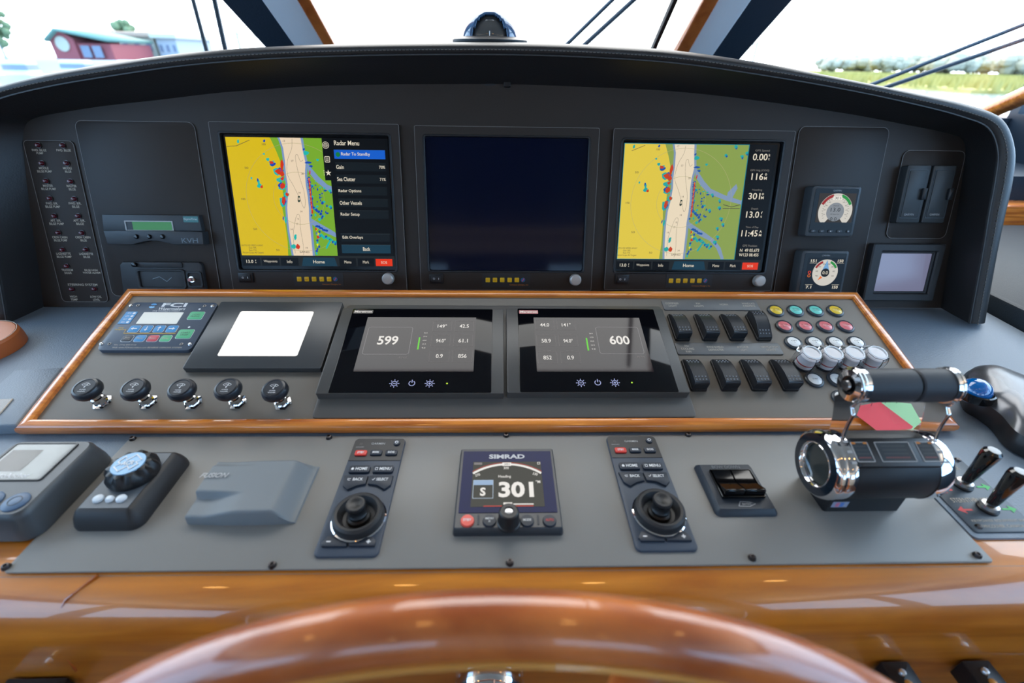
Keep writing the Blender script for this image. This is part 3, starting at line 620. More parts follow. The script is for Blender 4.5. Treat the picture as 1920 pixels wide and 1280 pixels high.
def radar_menu(b, t, a):
    x, y, w_, h_ = a; z = .0033; b.flat(rr(x, y, w_, h_), z - .0001, scrn_bk); yb_ = bottom_bar(b, a, z)
    q = t.p(380 + 680 / 3.765, 220 + 573 / 3.765, .0035); xs = t.p(380 + 925 / 3.765, 380, .0035)[0]
    chart(b, t, x - w_ / 2, yb_, xs, y + h_ / 2, q[0], q[1], pal1, z)
    z += .0008; P = lambda X, Y: t.p(380 + X / 3.765, 220 + Y / 3.765, .004)
    def quad(X0, Y0, X1, Y1, m, dz=0): a_, c_ = P(X0, Y0), P(X1, Y1); b.flat([(a_[0], c_[1]), (c_[0], c_[1]), (c_[0], a_[1]), (a_[0], a_[1])], z + dz, m)
    a1 = P(838, 140); a2 = P(912, 445); b.flat([(a1[0], y + h_ / 2), (a2[0], y + h_ / 2), (a2[0], a2[1]), (a1[0], a2[1])], z, scrn_bk)
    b.flat([(xs - .001, yb_), (x + w_ / 2, yb_), (x + w_ / 2, y + h_ / 2), (xs - .001, y + h_ / 2)], z, scrn_bk)
    for (X0, Y0, X1, Y1, s_, tw, tx, m) in ((925, 228, 1290, 296, 'Radar To Standby', 205, 1080, bluebtn), (935, 318, 1295, 382, 'Gain', 54, 970, dkbtn), (940, 404, 1300, 468, 'Sea Clutter', 130, 1014, dkbtn), (950, 490, 1304, 552, 'Radar Options', 164, 1040, dkbtn), (956, 574, 1310, 634, 'Other Vessels', 160, 1046, dkbtn), (962, 656, 1314, 716, 'Radar Setup', 138, 1042, dkbtn), (974, 820, 1322, 878, 'Edit Overlays', 150, 1060, dkbtn), (980, 898, 1328, 960, 'Back', 54, 1158, homec)):
        quad(X0, Y0, X1, Y1, m, .0001); quad(X0, Y0, X1, Y0 + 4, em((70, 80, 86)), .00015)
        c_ = P(tx, (Y0 + Y1) / 2); b.text(s_, c_[0], c_[1], tw / 3.765 * .00094, .0068, z + .0003, twhite, .012)
    for s_, X, Y, tw, hh in (('Radar Menu', 1016, 181, 176, .0078), ('70%', 1267, 352, 42, .005), ('71%', 1272, 438, 42, .005)):
        c_ = P(X, Y); b.text(s_, c_[0], c_[1], tw / 3.765 * .00094, hh, z + .0003, twhite, .01)
    c_ = P(868, 196)
    for r in (.0058, .0036, .0016): b.ring(circ(c_[0], c_[1], r, 20), circ(c_[0], c_[1], r - .0007, 20), z, z + .0003, twhite)
    c_ = P(880, 296); b.ring(rr(*c_, .009, .010, .001), rr(*c_, .0072, .0082, .001), z, z + .0003, twhite)
    for k in (-1, 0, 1): b.strip([(c_[0] - .0024, c_[1] + k * .002), (c_[0] + .0024, c_[1] + k * .002)], .0008, z + .0003, twhite)
    c_ = P(888, 392); b.flat([(c_[0] + (.0055 if k % 2 == 0 else .0022) * sin(pi * k / 5), c_[1] + (.0055 if k % 2 == 0 else .0022) * cos(pi * k / 5)) for k in range(10)], z + .0003, twhite)
    for k in (-1, 0, 1): b.flat(rr(c_[0] - .0075, c_[1] + k * .0034, .0014, .0014), z + .0003, twhite)
    c_ = P(955, 262); b.flat(circ(*c_, .004, 14), z + .0003, em((20, 120, 60)))
def data_bar(b, t, a):
    x, y, w_, h_ = a; z = .0033; b.flat(rr(x, y, w_, h_), z - .0001, scrn_bk); yb_ = bottom_bar(b, a, z)
    P = lambda X, Y: t.p(1130 + X / 3.765, 220 + Y / 3.765, .004); q = P(553, 600); xs = P(985, 600)[0]
    chart(b, t, x - w_ / 2 + .0006, yb_ + .0006, xs - .0006, y + h_ / 2 - .0006, q[0], q[1], pal2, z)
    z += .0008; te = em((20, 120, 140)); b.ring([(x - w_ / 2, yb_), (xs, yb_), (xs, y + h_ / 2), (x - w_ / 2, y + h_ / 2)], offset([(x - w_ / 2, yb_), (xs, yb_), (xs, y + h_ / 2), (x - w_ / 2, y + h_ / 2)], -.001), z - .0009, z, te)
    c_ = P(908, 632); b.strip([(c_[0] - .016, c_[1] + .004), (c_[0], c_[1]), (c_[0] + .016, c_[1] + .004)], .0012, z + .0002, pal2['line']); b.strip([(c_[0] - .016, c_[1] - .003), (c_[0] + .016, c_[1] - .003)], .0012, z + .0002, pal2['line'])
    s = .266 * .00094
    for s_, X, Y, tw, hh, m in (('GPS Speed', 1128, 236, 105, .0042, tdim), ('GPS Hdg (COG)', 1108, 376, 140, .0042, tdim), ('Heading', 1090, 513, 76, .0042, tdim), ('Depth', 1072, 646, 52, .0042, tdim), ('Time of Day', 1054, 776, 100, .0042, tdim), ('GPS Position', 1038, 906, 112, .0042, tdim), ('0.00', 1112, 280, 108, .0115, twhite), ('116', 1092, 418, 88, .0115, twhite), ('301', 1070, 556, 88, .0115, twhite), ('13.0', 1058, 686, 98, .0115, twhite), ('11:45', 1036, 818, 124, .0115, twhite), ('N  49 05.673', 1036, 938, 148, .0058, twhite), ('W123 08.455', 1030, 970, 152, .0058, twhite), ('k\nt', 1176, 280, 12, .011, twhite), ('o\nM', 1150, 418, 20, .011, twhite), ('o\nM', 1128, 556, 20, .011, twhite), ('f\nt', 1120, 686, 12, .011, twhite), ('A\nM', 1112, 818, 20, .011, twhite)):
        c_ = P(X, Y); b.text(s_, c_[0], c_[1], tw * s, hh, z + .0003, m, .012)
lit = mat('lit_lcd_glass', (6, 8, 12), 0.15, spec=0.2)
dead = mat('dark_blue_lcd_glass', (3, 9, 32), 0.06, spec=0.22)
monitor('left chart screen with a yellow map and an open menu column', ((387, 227), (748, 233), (763, 545), (440, 545)), ((410, 247), (731, 252), (745, 508), (446, 508)), ((422.5, 257), (728, 260), (739, 497.5), (455.7, 500)),
        ((448, 511), (474, 511), (477, 529), (449, 529)), ((550, 511), (643, 511), (645, 536), (552, 536)), ((561.4, 575.5, 589.3, 603.6, 617.4), 523), (629, 523), (622, 533), (726.6, 522.8), radar_menu, lit)
monitor('middle chart screen, switched off and blank dark blue', ((776, 234.6), (1123.4, 240), (1109.5, 545), (789.5, 543)), ((793, 253), (1106.6, 257), (1094, 509.5), (804, 509.5)), ((801, 258.5), (1098.7, 261), (1087, 504), (810.5, 503)),
        ((805, 513), (831, 513), (832, 530.7), (806, 530.7)), ((904, 513), (994, 513), (994, 538), (904, 538)), ((914.6, 928, 941.7, 955.5, 969), 524.6), (980.5, 524.6), (973, 534), (1079.5, 525), None, dead)
monitor('right chart screen with a yellow map and a column of white numbers', ((1150.7, 240.7), (1490.4, 245), (1447.4, 545), (1132.8, 543)), ((1166.4, 260), (1470.8, 264), (1435.5, 512), (1151, 511)), ((1169.8, 269), (1457, 270.5), (1426, 505.5), (1155.8, 505.5)),
        ((1154, 514), (1179, 514), (1178, 532), (1152.6, 532)), ((1249, 514), (1336, 514), (1335, 539), (1248, 539)), ((1257.8, 1271.3, 1284.6, 1297.9, 1311), 526), (1322, 526), (1314, 536), (1425.4, 526.8), data_bar, lit)

# ------------------------------------------------------------------ card readers, gauges, small grey screen
rdm = mat('charcoal_reader', (44, 46, 47), .45)
def reader(lab, quad, door, latch, word):
    t = T('memory_card_reader', lab, 'card reader', P1, sum(q[0] for q in quad) / 4, sum(q[1] for q in quad) / 4, group='card readers'); del t.o['group']
    H = .018; o = t.rect(*quad, H); d = t.rect(*door, H); b = MB(); b.prism(rr(*o, .003), .002, H, rdm, ch=.0015); b.build('housing', t.o)
    b = MB(); b.prism(rr(*d, .002), H, H + .0016, rdm, ch=.0008); b.ring(rr(d[0], d[1], d[2] + .003, d[3] + .003, .002), rr(*d, .002), H - .0002, H + .0006, blk); t.txt(b, 'GARMIN', *word, 18, 4, H + .0016, lgrey); b.build('door', t.o)
    q = t.p(*latch, H); b = MB(); b.prism(rr(q[0], q[1], .0085, .02, .001), H, H + .006, blk, ch=.001); b.build('latch', t.o)
reader('left one of the two upright grey memory card readers', ((1701, 309), (1747, 309.7), (1724, 418.3), (1682, 417.4)), ((1705.7, 319.5), (1738, 319.5), (1722, 407.6), (1688, 407.6)), (1729, 364), (1704, 402))
reader('right one of the two upright grey memory card readers, in the shade of the hood', ((1751.7, 309.7), (1794.7, 310.5), (1770, 418.3), (1728, 417.4)), ((1756, 319.5), (1789, 319.5), (1770, 407.6), (1735, 407.6)), (1778, 364), (1752, 402))
Z8 = lambda x, y: (1480 + x / 3.368, 220 + y / 3.368)
def gauge(lab, quad, scr, by, draw):
    t = T('instrument_gauge', lab, 'gauge', P1, sum(q[0] for q in quad) / 4, sum(q[1] for q in quad) / 4)
    H = .024; o = t.rect(*quad, H); cm = mat('gauge_case', (62, 66, 70), .4); s_ = t.rect(*scr, H); b = MB(); b.prism(rr(*o, .006), .002, H, cm, ch=.004); b.build('case', t.o, bev=0)
    b = MB(); fy = o[1] + .001; b.prism(rr(o[0], fy, o[2] - .012, o[3] - .012, .003), H - .0002, H + .0006, mat('gauge_glass', (6, 7, 10), .2, spec=.2)); b.text('GARMIN', o[0], o[1] + o[3] * .405, .015, .0028, H + .0008, lgrey); b.build('front_glass', t.o)
    b = MB(); draw(b, t, s_, H + .0008); b.build('display', t.o)
    for k in range(5):
        x = o[0] - o[2] * .36 + k * o[2] * .18; b = MB(); b.prism(rr(x, by(t, o), .010 if k < 4 else .006, .005, .0024), H + .0005, H + .002, dgrey, ch=.0006); b.text(['<', '+', '-', '>', 'o'][k], x, by(t, o), .002, .002, H + .0022, white); b.build('button', t.o)
    return t
def arc(cx, cy, r0, r1, a0, a1, n=16):
    P = [(cx + r1 * cos(radians(a0 + (a1 - a0) * k / n)), cy + r1 * sin(radians(a0 + (a1 - a0) * k / n))) for k in range(n + 1)]
    return P + [(cx + r0 * cos(radians(a1 + (a0 - a1) * k / n)), cy + r0 * sin(radians(a1 + (a0 - a1) * k / n))) for k in range(n + 1)]
dialw = em((205, 200, 190)); dred = em((150, 40, 36)); dgrn = em((40, 140, 60)); dink = em((24, 24, 26)); dgr = em((130, 136, 142))
def draw1(b, t, s_, z):
    x, y, w_, h_ = s_; b.flat(rr(*s_), z, em((52, 46, 40))); R = w_ * .46; cy = y - h_ * .12; y0 = y - h_ / 2
    d = clip(arc(x, cy, .0001, R, -50, 230, 40), x - w_ / 2, y0, x + w_ / 2, y + h_ / 2); b.flat(d, z + .0001, dialw)
    b.flat(arc(x, cy, R * .82, R * .98, 105, 155), z + .0002, dred); b.flat(arc(x, cy, R * .82, R * .98, 25, 75), z + .0002, dgrn)
    d = clip(circ(x, cy - h_ * .02, R * .52, 30), x - w_ / 2, y0, x + w_ / 2, y + h_ / 2); b.flat(d, z + .0002, dgr)
    b.flat(rr(x, cy + R * .74, w_ * .24, h_ * .12), z + .0003, em((235, 230, 220))); b.text('301', x, cy + R * .74, w_ * .15, h_ * .085, z + .0004, dink)
    b.text('13.0', x, cy + h_ * .06, w_ * .26, h_ * .13, z + .0004, dink); b.text('0.0', x - w_ * .02, cy - h_ * .26, w_ * .18, h_ * .12, z + .0004, dink); b.text('Depth (ft)', x, cy + h_ * .19, w_ * .15, h_ * .045, z + .0004, dink); b.text('GPS Speed (kt)', x, cy - h_ * .10, w_ * .24, h_ * .045, z + .0004, dink)
    for k in range(24):
        a = radians(-30 + k * 240 / 23); b.strip([(x + R * .80 * cos(a), cy + R * .80 * sin(a)), (x + R * .72 * cos(a), cy + R * .72 * sin(a))], .0005, z + .0003, dink)
    for k, s2 in enumerate(('150', '120', '90', '60')): 
        a = radians(195 - k * 22); b.text(s2, x + R * .66 * cos(a), cy + R * .66 * sin(a), .004, .0018, z + .0003, dink); b.text(s2, x - R * .66 * cos(a), cy + R * .66 * sin(a), .004, .0018, z + .0003, dink)
def draw2(b, t, s_, z):
    x, y, w_, h_ = s_; b.flat(rr(*s_), z, em((20, 28, 38))); R = w_ * .34; cy = y + h_ * .03
    b.flat(circ(x, cy, R, 40, R * 1.02), z + .0001, dialw); b.flat(arc(x, cy, R * .78, R * .95, 110, 155), z + .0002, dred); b.flat(arc(x, cy, R * .78, R * .95, 25, 70), z + .0002, dgrn)
    b.flat([(x - R * .3, cy + R * .1), (x + R * .3, cy + R * .1), (x + R * .02, cy + R * .98)], z + .0003, em((110, 160, 205))); b.flat([(x - R * .5, cy - R * .6), (x - R * .32, cy - R * .25), (x - R * .15, cy - R * .4)], z + .0003, em((230, 110, 40)))
    b.flat(circ(x, cy, R * .33, 24), z + .0004, dink); b.text('0.0', x, cy, R * .42, R * .24, z + .0005, twhite)
    for s2, fx, fy in (('151', -.36, .40), ('150', .36, .40), ('7.1', -.38, -.43), ('150', .34, -.43)): b.text(s2, x + fx * w_, y + fy * h_, w_ * .15, h_ * .09, z + .0003, twhite, .02); b.strip([(x + fx * w_ - w_ * .1, y + fy * h_ * .82), (x + fx * w_ + w_ * .1, y + fy * h_ * .82)], .0005, z + .0003, twhite)
    b.ring(circ(x - w_ * .42, y + h_ * .04, .0028, 14), circ(x - w_ * .42, y + h_ * .04, .0018, 14), z, z + .0003, em((220, 60, 30))); b.ring(circ(x - w_ * .42, y - h_ * .07, .0028, 14), circ(x - w_ * .42, y - h_ * .07, .0018, 14), z, z + .0003, em((230, 110, 30)))
    for k in range(8):
        a = radians(-22 + k * 224 / 7); b.text(('90', '60', '30', '0', '0', '30', '60', '90')[k], x + R * .68 * cos(a), cy + R * .68 * sin(a), .0045, .0026, z + .0003, dink)
bylow = lambda t, o: o[1] - o[3] * .385
gauge('upper small round-dial display with a red and green arc reading 13.0', (Z8(150, 432), Z8(467, 430), Z8(402, 755), Z8(95, 755)), (Z8(185, 478), Z8(420, 480), Z8(395, 663), Z8(165, 663)), bylow, draw1)
gauge('lower small display with a full white compass dial, partly behind the wooden trim', (Z8(85, 840), Z8(388, 840), Z8(323, 1165), Z8(28, 1165)), (Z8(118, 885), Z8(352, 885), Z8(326, 1085), Z8(92, 1085)), bylow, draw2)
sm = T('small_grey_screen', 'small blank screen in a wide black bezel at the lower right of the instrument board', 'screen', P1, 1700, 510)
o = sm.rect(Z8(530, 795), Z8(1000, 800), Z8(905, 1165), Z8(475, 1155), .014); l = sm.rect(Z8(590, 845), Z8(940, 849), Z8(875, 1115), Z8(530, 1110), .014)
b = MB(); b.ring(rr(*o, .003), rr(*l, .002), .0, .014, blkm, zi=.008, ch=.002); b.ring(rr(l[0], l[1], l[2], l[3], .002), rr(l[0], l[1], l[2] - .008, l[3] - .008, .002), .008, .010, blkm, zi=.006, ch=.001); b.build('bezel', sm.o)
b = MB(); b.prism(rr(l[0], l[1], l[2] - .008, l[3] - .008, .001), .0, .0065, mat('grey_lcd', (128, 130, 160), 0.12, spec=.6, emit=.75)); b.build('screen', sm.o)
# ------------------------------------------------------------------ middle console: tilted panel with wooden frame
ucx = 0.0075
fx0, fx1 = P2.uv(30, 805)[0], P2.uv(1800, 805)[0]; v0_ = P2.uv(948, 806)[1]; v1_ = P2.uv(948, 546)[1]
TW = 0.016
cs = T('switch_console', 'sloping grey-black switch console framed in varnished wood, in front of the upright screens', 'console', P2, 948, 806)
b = MB(); y0 = -0.0; L_ = v1_ - v0_; X0, X1 = fx0 - cs.u, fx1 - cs.u
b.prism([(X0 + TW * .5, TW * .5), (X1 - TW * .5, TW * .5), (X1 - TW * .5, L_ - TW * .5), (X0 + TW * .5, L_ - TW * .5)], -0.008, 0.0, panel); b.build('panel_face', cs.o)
# frame: profile swept round; sides drop down to the dash
def wpt(x, y, h): return P2.w(cs.u + x, cs.v + y, h)
def dash_h(x, y):     # how far below the console plane the dash lies
    p = wpt(x, y, 0); q = P3.o + P3.n * -0.002; d = (p - q).dot(P3.n) / P2.n.dot(P3.n); return -d
for nm, (xa, ya, xb, yb2), seg_ in (('front_trim', (X0, 0, X1, 0), 1), ('rear_trim', (X1, L_, X0, L_), 1), ('side_trim', (X1, 0, X1, L_), 1), ('side_trim', (X0, L_, X0, 0), 1)):
    b = MB(); A = Vector((xa, ya, 0)); B = Vector((xb, yb2, 0)); t = (B - A).normalized(); inn = Vector((-t.y, t.x, 0)); rows = []
    for s_, e_, sg in ((A, 0, 1), (B, 1, -1)):
        d0 = dash_h(s_.x, s_.y); r = []
        for off_, h in ((0.004, d0 + 0.001), (0.001, d0 * 0.5 - 0.003), (0.0, -0.002), (0.001, 0.003), (0.005, 0.0055), (TW - 0.004, 0.0055), (TW - 0.001, 0.004), (TW, -0.001)):
            p = s_ + inn * off_ + t * sg * off_; r.append((p.x, p.y, h))
        rows.append(r)
    b.grid(rows, wood); b.build(nm, cs.o, bev=0.0, ang=50)
thinp = mat('thin_black_plate', (80, 77, 74), 0.36, spec=.6, bump=(900, .00005))
bp_ = plate('display_backing_plate', 'thin black backing plate under the pair of engine displays', ((652, 572), (1238, 573), (1307, 782), (583, 783)), .006, .0016, thinp, P2)
# ------------------------------------------------------------------ watermaker panel
Zf = lambda x, y: (x / 4.2675, 530 + y / 4.2675)
fp = plate('watermaker_control_panel', 'blue-grey membrane keypad panel with small LCD and coloured keys, left end of switch console', ((246, 565.5), (406, 567.5), (361, 657), (183, 656)), .008, .006, mat('blue_grey_plate', (64, 76, 92), .4, spec=.6), P2, cat='control panel')
def FP(X, Y): return fp.p(*Zf(X, Y), .006)
def keypad(nm, X, Y, W, Hh, m, ttl=None, tm=white, rim=white):
    q = FP(X, Y); s_ = fp.scale(*Zf(X, Y)); w_ = W / 4.2675 * s_; h_ = Hh / 4.2675 * s_ / .78; b = MB(); b.prism(rr(q[0], q[1], w_, h_, .003), .006, .0064, rim); b.prism(rr(q[0], q[1], w_ - .0012, h_ - .0012, .0026), .0064, .0070, m, ch=.0002)
    if ttl: b.text(ttl, q[0], q[1], w_ * .6, h_ * (.4 if '\n' in ttl else .28), .0072, tm)
    b.build(nm, fp.o)
kb, kg, kr, kk = [mat(n_, c_, .4) for n_, c_ in (('blue_key', (66, 140, 190)), ('green_key', (92, 180, 130)), ('red_key', (200, 80, 90)), ('dark_key', (60, 66, 74)))]
b = MB(); x, y, w_, h_ = fp.rect(Zf(1150, 236), Zf(1468, 238), Zf(1415, 333), Zf(1095, 328), .006); b.prism(rr(x, y, w_, h_, .001), .006, .0066, mat('pale_lcd', (226, 220, 206), .3)); b.build('lcd', fp.o)
b = MB(); x, y, w_, h_ = fp.rect(Zf(1000, 232), Zf(1092, 232), Zf(1048, 330), Zf(955, 330), .006); b.prism(rr(x, y, w_, h_, .001), .006, .0065, kb)
for k in range(4):
    b.flat(circ(x + w_ * .28, y + h_ * (.36 - .24 * k), .0022, 12), .0067, white); b.text(('SYS', 'LOW', 'SALT', 'SEA')[k], x - w_ * .12, y + h_ * (.36 - .24 * k), w_ * .32, h_ * .12, .0067, white)
b.build('status_strip', fp.o)
for X, s_ in ((1076, 180), (1175, -90), (1276, 90), (1378, 0)):
    keypad('arrow_key', X, 370, 86, 60, kb); q = FP(X, 370); b = MB(); a = radians(s_); c_, n_ = cos(a), sin(a)
    b.flat([(q[0] + u * c_ - v * n_, q[1] + u * n_ + v * c_) for u, v in ((-.0045, -.0007), (.001, -.0007), (.001, -.0028), (.0048, 0), (.001, .0028), (.001, .0007), (-.0045, .0007))], .0073, white); b.build('arrow_mark', fp.o)
for X, s_, m in ((1020, 'Run\nTime', kk), (1122, 'Menu', kb), (1225, 'Reset', kr), (1328, 'Enter', kg)): keypad('membrane_key', X, 447, 86, 56, m, s_, cream)
keypad('membrane_key', 1570, 264, 118, 72, kg, 'LOW\nFLOW', dgrey); keypad('membrane_key', 1481, 411, 124, 80, kg, 'START\nSTOP', dgrey)
b = MB()
for X, Y in ((1598, 212), (1514, 356)): b.flat(circ(*FP(X, Y), .0018, 12), .0064, white)
fp.txt(b, 'FCI', *Zf(1398, 178), 46, 7.5, .006, white, .03); fp.txt(b, 'Watermakers', *Zf(1378, 208), 50, 5, .006, white, .01, .2); fp.txt(b, 'THE WORLD\'S FINEST', *Zf(1330, 226), 52, 2, .006, white)
fp.txt(b, 'TEL: (714) 850-0123', *Zf(1000, 498), 42, 2.6, .006, cream); fp.txt(b, 'Web: www.FCIwatermakers.com', *Zf(1036, 518), 64, 2.6, .006, cream); fp.txt(b, 'REVERSE OSMOSIS SYSTEM', *Zf(1318, 519), 64, 2.6, .006, cream); fp.txt(b, 'Menu\nNavigation', *Zf(965, 368), 19, 6, .006, yk)
b.strip([FP(1010, 372), FP(990, 406), FP(1405, 408), FP(1415, 380)], .0008, .0064, yk)
q = FP(1225, 185); b.flat(arc(*q, .0015, .0055, 20, 150), .0064, kb); b.flat(arc(*q, .0015, .0055, 200, 330), .0064, mat('pale_blue_print', (130, 180, 215), .5)); b.build('lettering', fp.o)
for X, Y in ((1047, 182), (1700, 187), (810, 490), (1520, 492)):
    q = FP(X, Y); b = MB(); b.lathe([(0, .0018), (.002, .0016), (.003, .0004), (.003, 0)], steel, (q[0], q[1], .006), 14); b.box((q[0], q[1], .0076), (.004, .0006, .0006), blk); b.build('screw', fp.o)
for X, Y in ((1105, 182), (1638, 187), (877, 490), (1453, 492)):
    q = FP(X, Y); b = MB(); b.ring(circ(*q, .0026, 14), circ(*q, .0014, 14), .006, .0066, blkg); b.build('socket_hole', fp.o)
# ------------------------------------------------------------------ white blank display
wd = T('touch_display', 'square dark display with a blank glowing white screen', 'display', P2, 490, 625)
Zw = lambda x, y: (340 + x / 4.923, 540 + y / 4.923)
x, y, w_, h_ = wd.rect(Zw(365, 122), Zw(1478, 130), Zw(1300, 742), Zw(12, 738), .009)
b = MB(); b.prism(rr(x, y, w_, h_, .002), .0, .009, mat('dark_grey_glass', (58, 60, 62), .3, spec=.6), ch=.0006); b.build('case', wd.o)
x, y, w_, h_ = wd.rect(Zw(545, 213), Zw(1220, 217), Zw(1075, 628), Zw(335, 626), .009); b = MB(); b.prism(rr(x, y, w_, h_, .003), .0088, .0093, em((255, 253, 248), 1.1)); b.build('screen', wd.o)
# ------------------------------------------------------------------ engine displays
egl = mat('black_display_glass', (8, 8, 12), .05, spec=.32); ebez = mat('black_display_bezel', (70, 68, 66), .35, spec=.55); eact = mat('active_lcd_area', (58, 50, 56), .06, spec=.32, emit=.35)
scrw = em((236, 232, 226)); scrg = em((110, 215, 70)); icon = em((190, 200, 250)); ledy = em((190, 230, 60), 1.2); scrd = em((128, 124, 124)); scrline = em((150, 148, 150))
def engine(lab, off, outer, glass_, act, mirror, big, word, boxes, barx, icons, led, ledc, red):
    t = T('engine_display', lab, 'display', P2, sum(q[0] for q in outer) / 4, sum(q[1] for q in outer) / 4)
    Ze = lambda X, Y: (off + X / 5.0526, 560 + Y / 5.0526); H = .014
    x, y, w_, h_ = t.rect(*[Ze(*q) for q in outer], H); b = MB(); b.prism(rr(x, y, w_, h_, .002), .0016, H, ebez, ch=.0008); b.build('case', t.o)
    gx, gy_, gw, gh = t.rect(*[Ze(*q) for q in glass_], H); b = MB(); b.prism(rr(gx, gy_, gw, gh, .002), H, H + .0008, egl, ch=.0004); b.build('front_glass', t.o)
    ax, ay, aw, ah = t.rect(*[Ze(*q) for q in act], H); z = H + .0009; b = MB(); b.prism(rr(ax, ay, aw, ah), H + .0007, z, eact); z += .0001
    def W(X, Y): return t.p(*Ze(X, Y), H)
    s_ = .80 / 1000 / 5.0526
    def bx(TL, TR, BR, BL, r, wd_):
        q = t.rect(Ze(*TL), Ze(*TR), Ze(*BR), Ze(*BL), H); b.ring(rr(*q, r), rr(q[0], q[1], q[2] - wd_ * 2, q[3] - wd_ * 2, max(.0003, r - wd_)), z, z + .0001, scrline)
    bx(*big[0], .004, .0006); q = W(*big[2]); b.text(big[1], q[0], q[1], 190 * s_, .0175, z + .0001, scrw, .02, .0)
    q = W(*big[3]); b.text('RPM', q[0], q[1], .0105, .0034, z + .0001, scrd)
    for s2, X, Y in boxes:
        q = W(X, Y); b.text(s2, q[0], q[1], (88 if len(s2) > 3 else (76 if s2 != '0.9' else 62)) * s_, .0072, z + .0001, scrw, .01); b.ring(rr(q[0], q[1], .0285, .0215, .001), rr(q[0], q[1], .0279, .0209, .001), z, z + .0001, scrd)
        b.text('Oil Temp', q[0], q[1] + .0125, .011, .0016, z + .0001, scrd)
    a_ = W(*barx[0]); c_ = W(*barx[1]); b.flat([(a_[0] - .0011, c_[1]), (a_[0] + .0011, c_[1]), (a_[0] + .0011, a_[1]), (a_[0] - .0011, a_[1])], z + .0001, scrg)
    for k, s2 in enumerate(('36.0', '27.0', '18.0', '13.5', '9.0')): b.text(s2, a_[0] + .008, a_[1] + .009 - k * (a_[1] - c_[1] + .006) / 4, .0052, .0022, z + .0001, scrw)
    b.build('lcd', t.o)
    b = MB(); q = W(*word); b.prism(rr(q[0], q[1], .030, .0075, .001), H + .0008, H + .0010, mat('pale_red_badge', (190, 120, 125), .3, emit=.7) if red else egl); b.text('Maretron', q[0], q[1], .027, .0046, H + .0012, em((225, 220, 215), .9), .03, .1); b.build('logo', t.o)
    for k, (X, Y) in enumerate(icons):
        q = W(X, Y); b = MB(); zz = H + .0010
        if k == 1: b.flat(arc(*q, .0036, .0044, 120, 420, 24), zz, icon); b.flat(rr(q[0], q[1] + .0035, .0009, .005), zz, icon)
        else:
            b.flat(arc(q[0], q[1], .0033, .0040, 0, 180), zz, icon); b.flat(arc(q[0], q[1], .0033, .0040, 180, 360), zz, icon); b.flat(rr(q[0], q[1], .0040, .0008), zz, icon)
            if k == 2: b.flat(rr(q[0], q[1], .0008, .0040), zz, icon)
            for a in range(8): b.strip([(q[0] + .0049 * cos(a * pi / 4), q[1] + .0049 * sin(a * pi / 4)), (q[0] + .0068 * cos(a * pi / 4), q[1] + .0068 * sin(a * pi / 4))], .0008, zz, icon)
        b.build('touch_icon', t.o)
    q = W(*led); b = MB(); b.flat(circ(*q, .0012, 12), H + .0010, ledy); b.build('status_lamp', t.o)
engine('left engine display, large figure 599 at its left side', 580, ((310, 88), (1835, 92), (1843, 895), (62, 900)), ((405, 98), (1735, 100), (1725, 888), (190, 893)), ((545, 178), (1580, 180), (1555, 695), (430, 690)), False,
       (((565, 272), (982, 272), (945, 532), (498, 532)), '599', (746, 398), (885, 562)), (514, 126), [('149°', 1260, 263), ('42.5', 1468, 263), ('94.0°', 1246, 401), ('61.1', 1458, 401), ('0.9', 1232, 546), ('856', 1450, 546)], ((1046, 370), (1036, 484)), ((806, 806), (972, 804), (1140, 806)), (1305, 806), 1, False)
engine('right engine display, large figure 600 at its right side', 930, ((97, 90), (1580, 92), (1835, 882), (107, 895)), ((200, 98), (1495, 98), (1725, 880), (232, 887)), ((352, 182), (1358, 182), (1488, 690), (392, 697)), True,
       (((937, 272), (1335, 272), (1410, 525), (985, 528)), '600', (1168, 395), (1370, 556)), (308, 128), [('44.0', 460, 251), ('141°', 664, 250), ('58.9', 475, 402), ('94.0°', 682, 402), ('852', 488, 561), ('0.9', 705, 561)], ((855, 375), (868, 495)), ((803, 800), (963, 798), (1126, 798)), (1286, 797), 1, True)
# ------------------------------------------------------------------ wiper knobs
kcap = mat('knob_black', (26, 30, 38), .3, spec=.6)
def knob_thing(i, px, py):
    pos = ('leftmost', 'second from left', 'middle', 'fourth from left', 'rightmost')[i]
    t = T('wiper_knob', pos + ' of the five black windscreen wiper knobs on chrome stems', 'knob', P2, px, py, ph=.032, group='wiper knobs'); del t.o['group']
    b = MB(); b.lathe([(.012, 0), (.012, .002), (.0085, .003), (.0085, .009)], chrome, seg=6); b.lathe([(.0075, .009), (.0075, .0135), (.006, .0145), (.006, .026)], chrome, seg=24); b.build('stem', t.o)
    b = MB(); b.lathe([(r_ * .78, z_ + .002) for r_, z_ in [(.006, .0225), (.013, .0215), (.0195, .0235), (.0215, .027), (.0212, .031), (.0185, .0345), (.0155, .0352), (.0148, .0345), (0, .0345)]], kcap, seg=40); b.build('cap', t.o)
    b = MB(); z = .0368; b.X = Matrix.Diagonal((.82, .82, 1, 1)); b.strip([(-.0005, .001), (-.0005, -.001)], .0012, z, white)
    for a0, a1, r in ((40, 140, .0085), (50, 130, .0052)): b.strip([(r * cos(radians(a0 + (a1 - a0) * k / 8)), -.001 + r * sin(radians(a0 + (a1 - a0) * k / 8))) for k in range(9)], .0006, z, white)
    for a in (40, 140): b.strip([(.0052 * cos(radians(a + (10 if a == 40 else -10))), -.001 + .0052 * sin(radians(a))), (.0085 * cos(radians(a)), -.001 + .0085 * sin(radians(a)))], .0006, z, white)
    b.strip([(0, -.002), (.0022, .007)], .0008, z, white); b.text('WIPER', 0, -.0052, .010, .0022, z, white); b.text('WASHER', 0, -.0088, .012, .0022, z, white); b.build('wiper_symbol', t.o)
